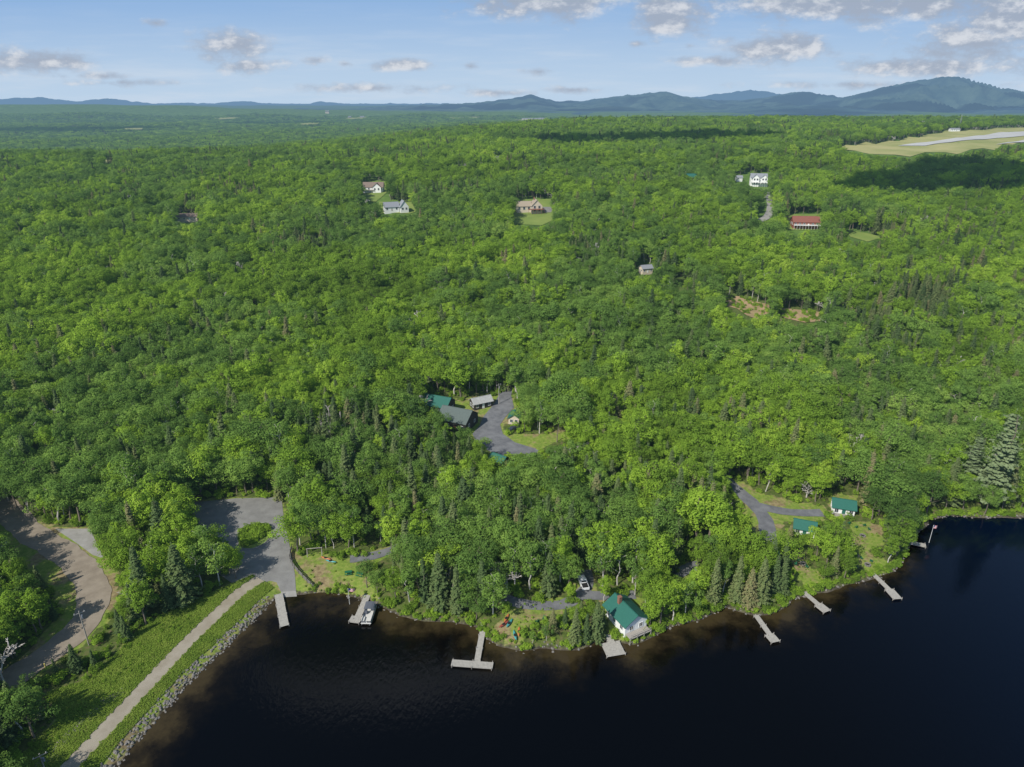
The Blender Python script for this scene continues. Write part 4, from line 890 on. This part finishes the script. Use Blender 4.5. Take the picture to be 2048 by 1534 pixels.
# ------------------------------------------------------------------ light
el=math.radians(42); az=math.atan2(-.70,-.71)
sv=Vector((math.cos(el)*math.sin(az),math.cos(el)*math.cos(az),math.sin(el)))
sl=bpy.data.lights.new('sun','SUN'); sl.energy=5.0; sl.angle=math.radians(.5); sl.color=(1,.96,.88); so=link(bpy.data.objects.new('sun',sl)); so.rotation_euler=(-sv).to_track_quat('-Z','Y').to_euler(); so.location=(0,0,300)
M_CL=simple('cloud_vapour',(.8,.8,.82),1,.05,.01,hz=False)
def cloud(u,v,rx,ry,alt=520):
    x,y=G(u,v); z=float(Hg(x,y)); t=(alt-z)/sv.z
    bm=bmesh.new(); bmesh.ops.create_icosphere(bm,subdivisions=5,radius=1)
    for q in bm.verts:
        p=q.co; k=.72+.75*float(fbm(p.x*1.7+u,p.y*1.7+p.z*1.3+v,4)); q.co=Vector((p.x*rx*k,p.y*ry*k,p.z*(70 if p.z>0 else 18)*k))
    me=bpy.data.meshes.new('cloud');bm.to_mesh(me);bm.free();me.materials.append(M_CL)
    o=structure(link(bpy.data.objects.new('cloud',me))); o.location=(x+sv.x*t,y+sv.y*t,alt); o.rotation_euler=(0,0,.1)
cloud(1985,374,140,62); cloud(1330,288,170,46); cloud(60,285,200,80); cloud(870,262,230,60); cloud(130,262,500,140,1500); cloud(560,250,420,160,1500)
# ------------------------------------------------------------------ world
w=bpy.data.worlds.new('World'); scene.world=w; w.use_nodes=True; nt=w.node_tree
for q in list(nt.nodes): nt.nodes.remove(q)
out=nt.nodes.new('ShaderNodeOutputWorld'); bg=nt.nodes.new('ShaderNodeBackground'); sky=nt.nodes.new('ShaderNodeTexSky')
sky.sky_type='NISHITA'; sky.sun_disc=False; sky.sun_elevation=el; sky.sun_rotation=az%(2*math.pi); sky.altitude=400; sky.air_density=1.0; sky.dust_density=.4; sky.ozone_density=2.0
bg.inputs[1].default_value=.11
tc=nt.nodes.new('ShaderNodeTexCoord'); sp=nt.nodes.new('ShaderNodeSeparateXYZ'); nt.links.new(tc.outputs['Generated'],sp.inputs[0])
yy=math_(nt,'MAXIMUM',sp.outputs[1],.05); a_=math_(nt,'DIVIDE',sp.outputs[0],yy); e_=math_(nt,'DIVIDE',sp.outputs[2],yy)
cb=nt.nodes.new('ShaderNodeCombineXYZ'); nt.links.new(a_,cb.inputs[0]); nt.links.new(e_,cb.inputs[1])
BL=[(1090,0,200,46,1.3),(1340,30,100,56,1.25),(1640,6,270,46,1.3),(1860,4,230,40,1.25),(1560,98,140,42,1.05),(1945,85,180,50,1.2),(2030,45,140,70,1.3),(465,90,110,40,1.05),(505,132,80,20,.9),(60,122,140,34,1.1),(210,152,60,12,.9),(800,131,70,15,.95),(740,176,180,12,.7),(1010,186,90,10,.8),(1420,122,100,14,.85),(1870,135,240,26,.85),(312,46,32,10,.85),(635,120,30,11,.8),(690,128,24,9,.85),(940,133,26,12,.8),(1150,180,100,9,.7),(1080,143,40,10,.7),(250,165,130,9,.6),(2150,120,160,40,1),(-120,110,120,30,1),(1275,88,20,9,.7),(1380,92,22,8,.7),(1000,-70,400,50,.9),(1800,-75,500,60,.9),(1750,170,260,10,.65)]
cur=None
for u,v,ru,rv,st in BL:
    dx,dy,dz=ray(u,v); s1=nt.nodes.new('ShaderNodeVectorMath'); s1.operation='SUBTRACT'; nt.links.new(cb.outputs[0],s1.inputs[0]); s1.inputs[1].default_value=(dx/dy,dz/dy,0)
    s2=nt.nodes.new('ShaderNodeVectorMath'); s2.operation='MULTIPLY'; nt.links.new(s1.outputs[0],s2.inputs[0]); s2.inputs[1].default_value=(F*1.09/ru,F*1.17/rv,0)
    s3=nt.nodes.new('ShaderNodeVectorMath'); s3.operation='LENGTH'; nt.links.new(s2.outputs[0],s3.inputs[0])
    q=math_(nt,'MULTIPLY',math_(nt,'SUBTRACT',1.0,s3.outputs['Value']),st)
    cur=q if cur is None else math_(nt,'MAXIMUM',cur,q)
mp=nt.nodes.new('ShaderNodeMapping'); mp.inputs['Scale'].default_value=(1,2.0,1); nt.links.new(cb.outputs[0],mp.inputs[0])
cn=noise(nt,mp.outputs[0],18,8,.64)
dens=maprange(nt,math_(nt,'MULTIPLY_ADD',math_(nt,'SUBTRACT',cn,.5),2.6,cur),-.06,.85)
mp2=nt.nodes.new('ShaderNodeMapping'); mp2.inputs['Scale'].default_value=(1,2.0,1); mp2.inputs['Location'].default_value=(.011,-.020,.0); nt.links.new(cb.outputs[0],mp2.inputs[0])
cn2=noise(nt,mp2.outputs[0],18,5,.6)
lit=maprange(nt,math_(nt,'SUBTRACT',cn,cn2),-.05,.20)
cc=mixc(nt,lit,(3.3,3.8,4.7),(6.3,6.5,6.9))
mp3=nt.nodes.new('ShaderNodeMapping'); mp3.inputs['Scale'].default_value=(2.2,22,1); nt.links.new(cb.outputs[0],mp3.inputs[0])
cv=maprange(nt,noise(nt,mp3.outputs[0],2.2,5,.6),.42,.75,0,.45)
cv=math_(nt,'MULTIPLY',cv,maprange(nt,e_,.14,.03))
ec=maprange(nt,e_,0,.17)
clear=mixc(nt,ec,(4.5,5.8,7.3),(2.1,3.8,6.6))
nsk=mixc(nt,1.0,sky.outputs[0],(1.35,1.3,1.2),'MULTIPLY')  # upper sky brightened past the sky model, added fill light for the forest
skyb=mixc(nt,maprange(nt,sp.outputs[2],.14,.45),clear,nsk)
skc=mixc(nt,cv,skyb,(6.0,6.6,7.4))
fin=mixc(nt,math_(nt,'MULTIPLY',dens,.9),skc,cc)
nt.links.new(fin,bg.inputs[0]); nt.links.new(bg.outputs[0],out.inputs[0])
# ------------------------------------------------------------------ camera
cd=bpy.data.cameras.new('camera'); cd.sensor_width=36; cd.lens=36*F/2048; cd.clip_start=1; cd.clip_end=120000
co=link(bpy.data.objects.new('camera',cd)); co.location=(0,0,CH); co.rotation_euler=(math.pi/2-P,0,0); scene.camera=co
scene.view_settings.view_transform='Standard'; scene.view_settings.look='None'; scene.view_settings.exposure=0
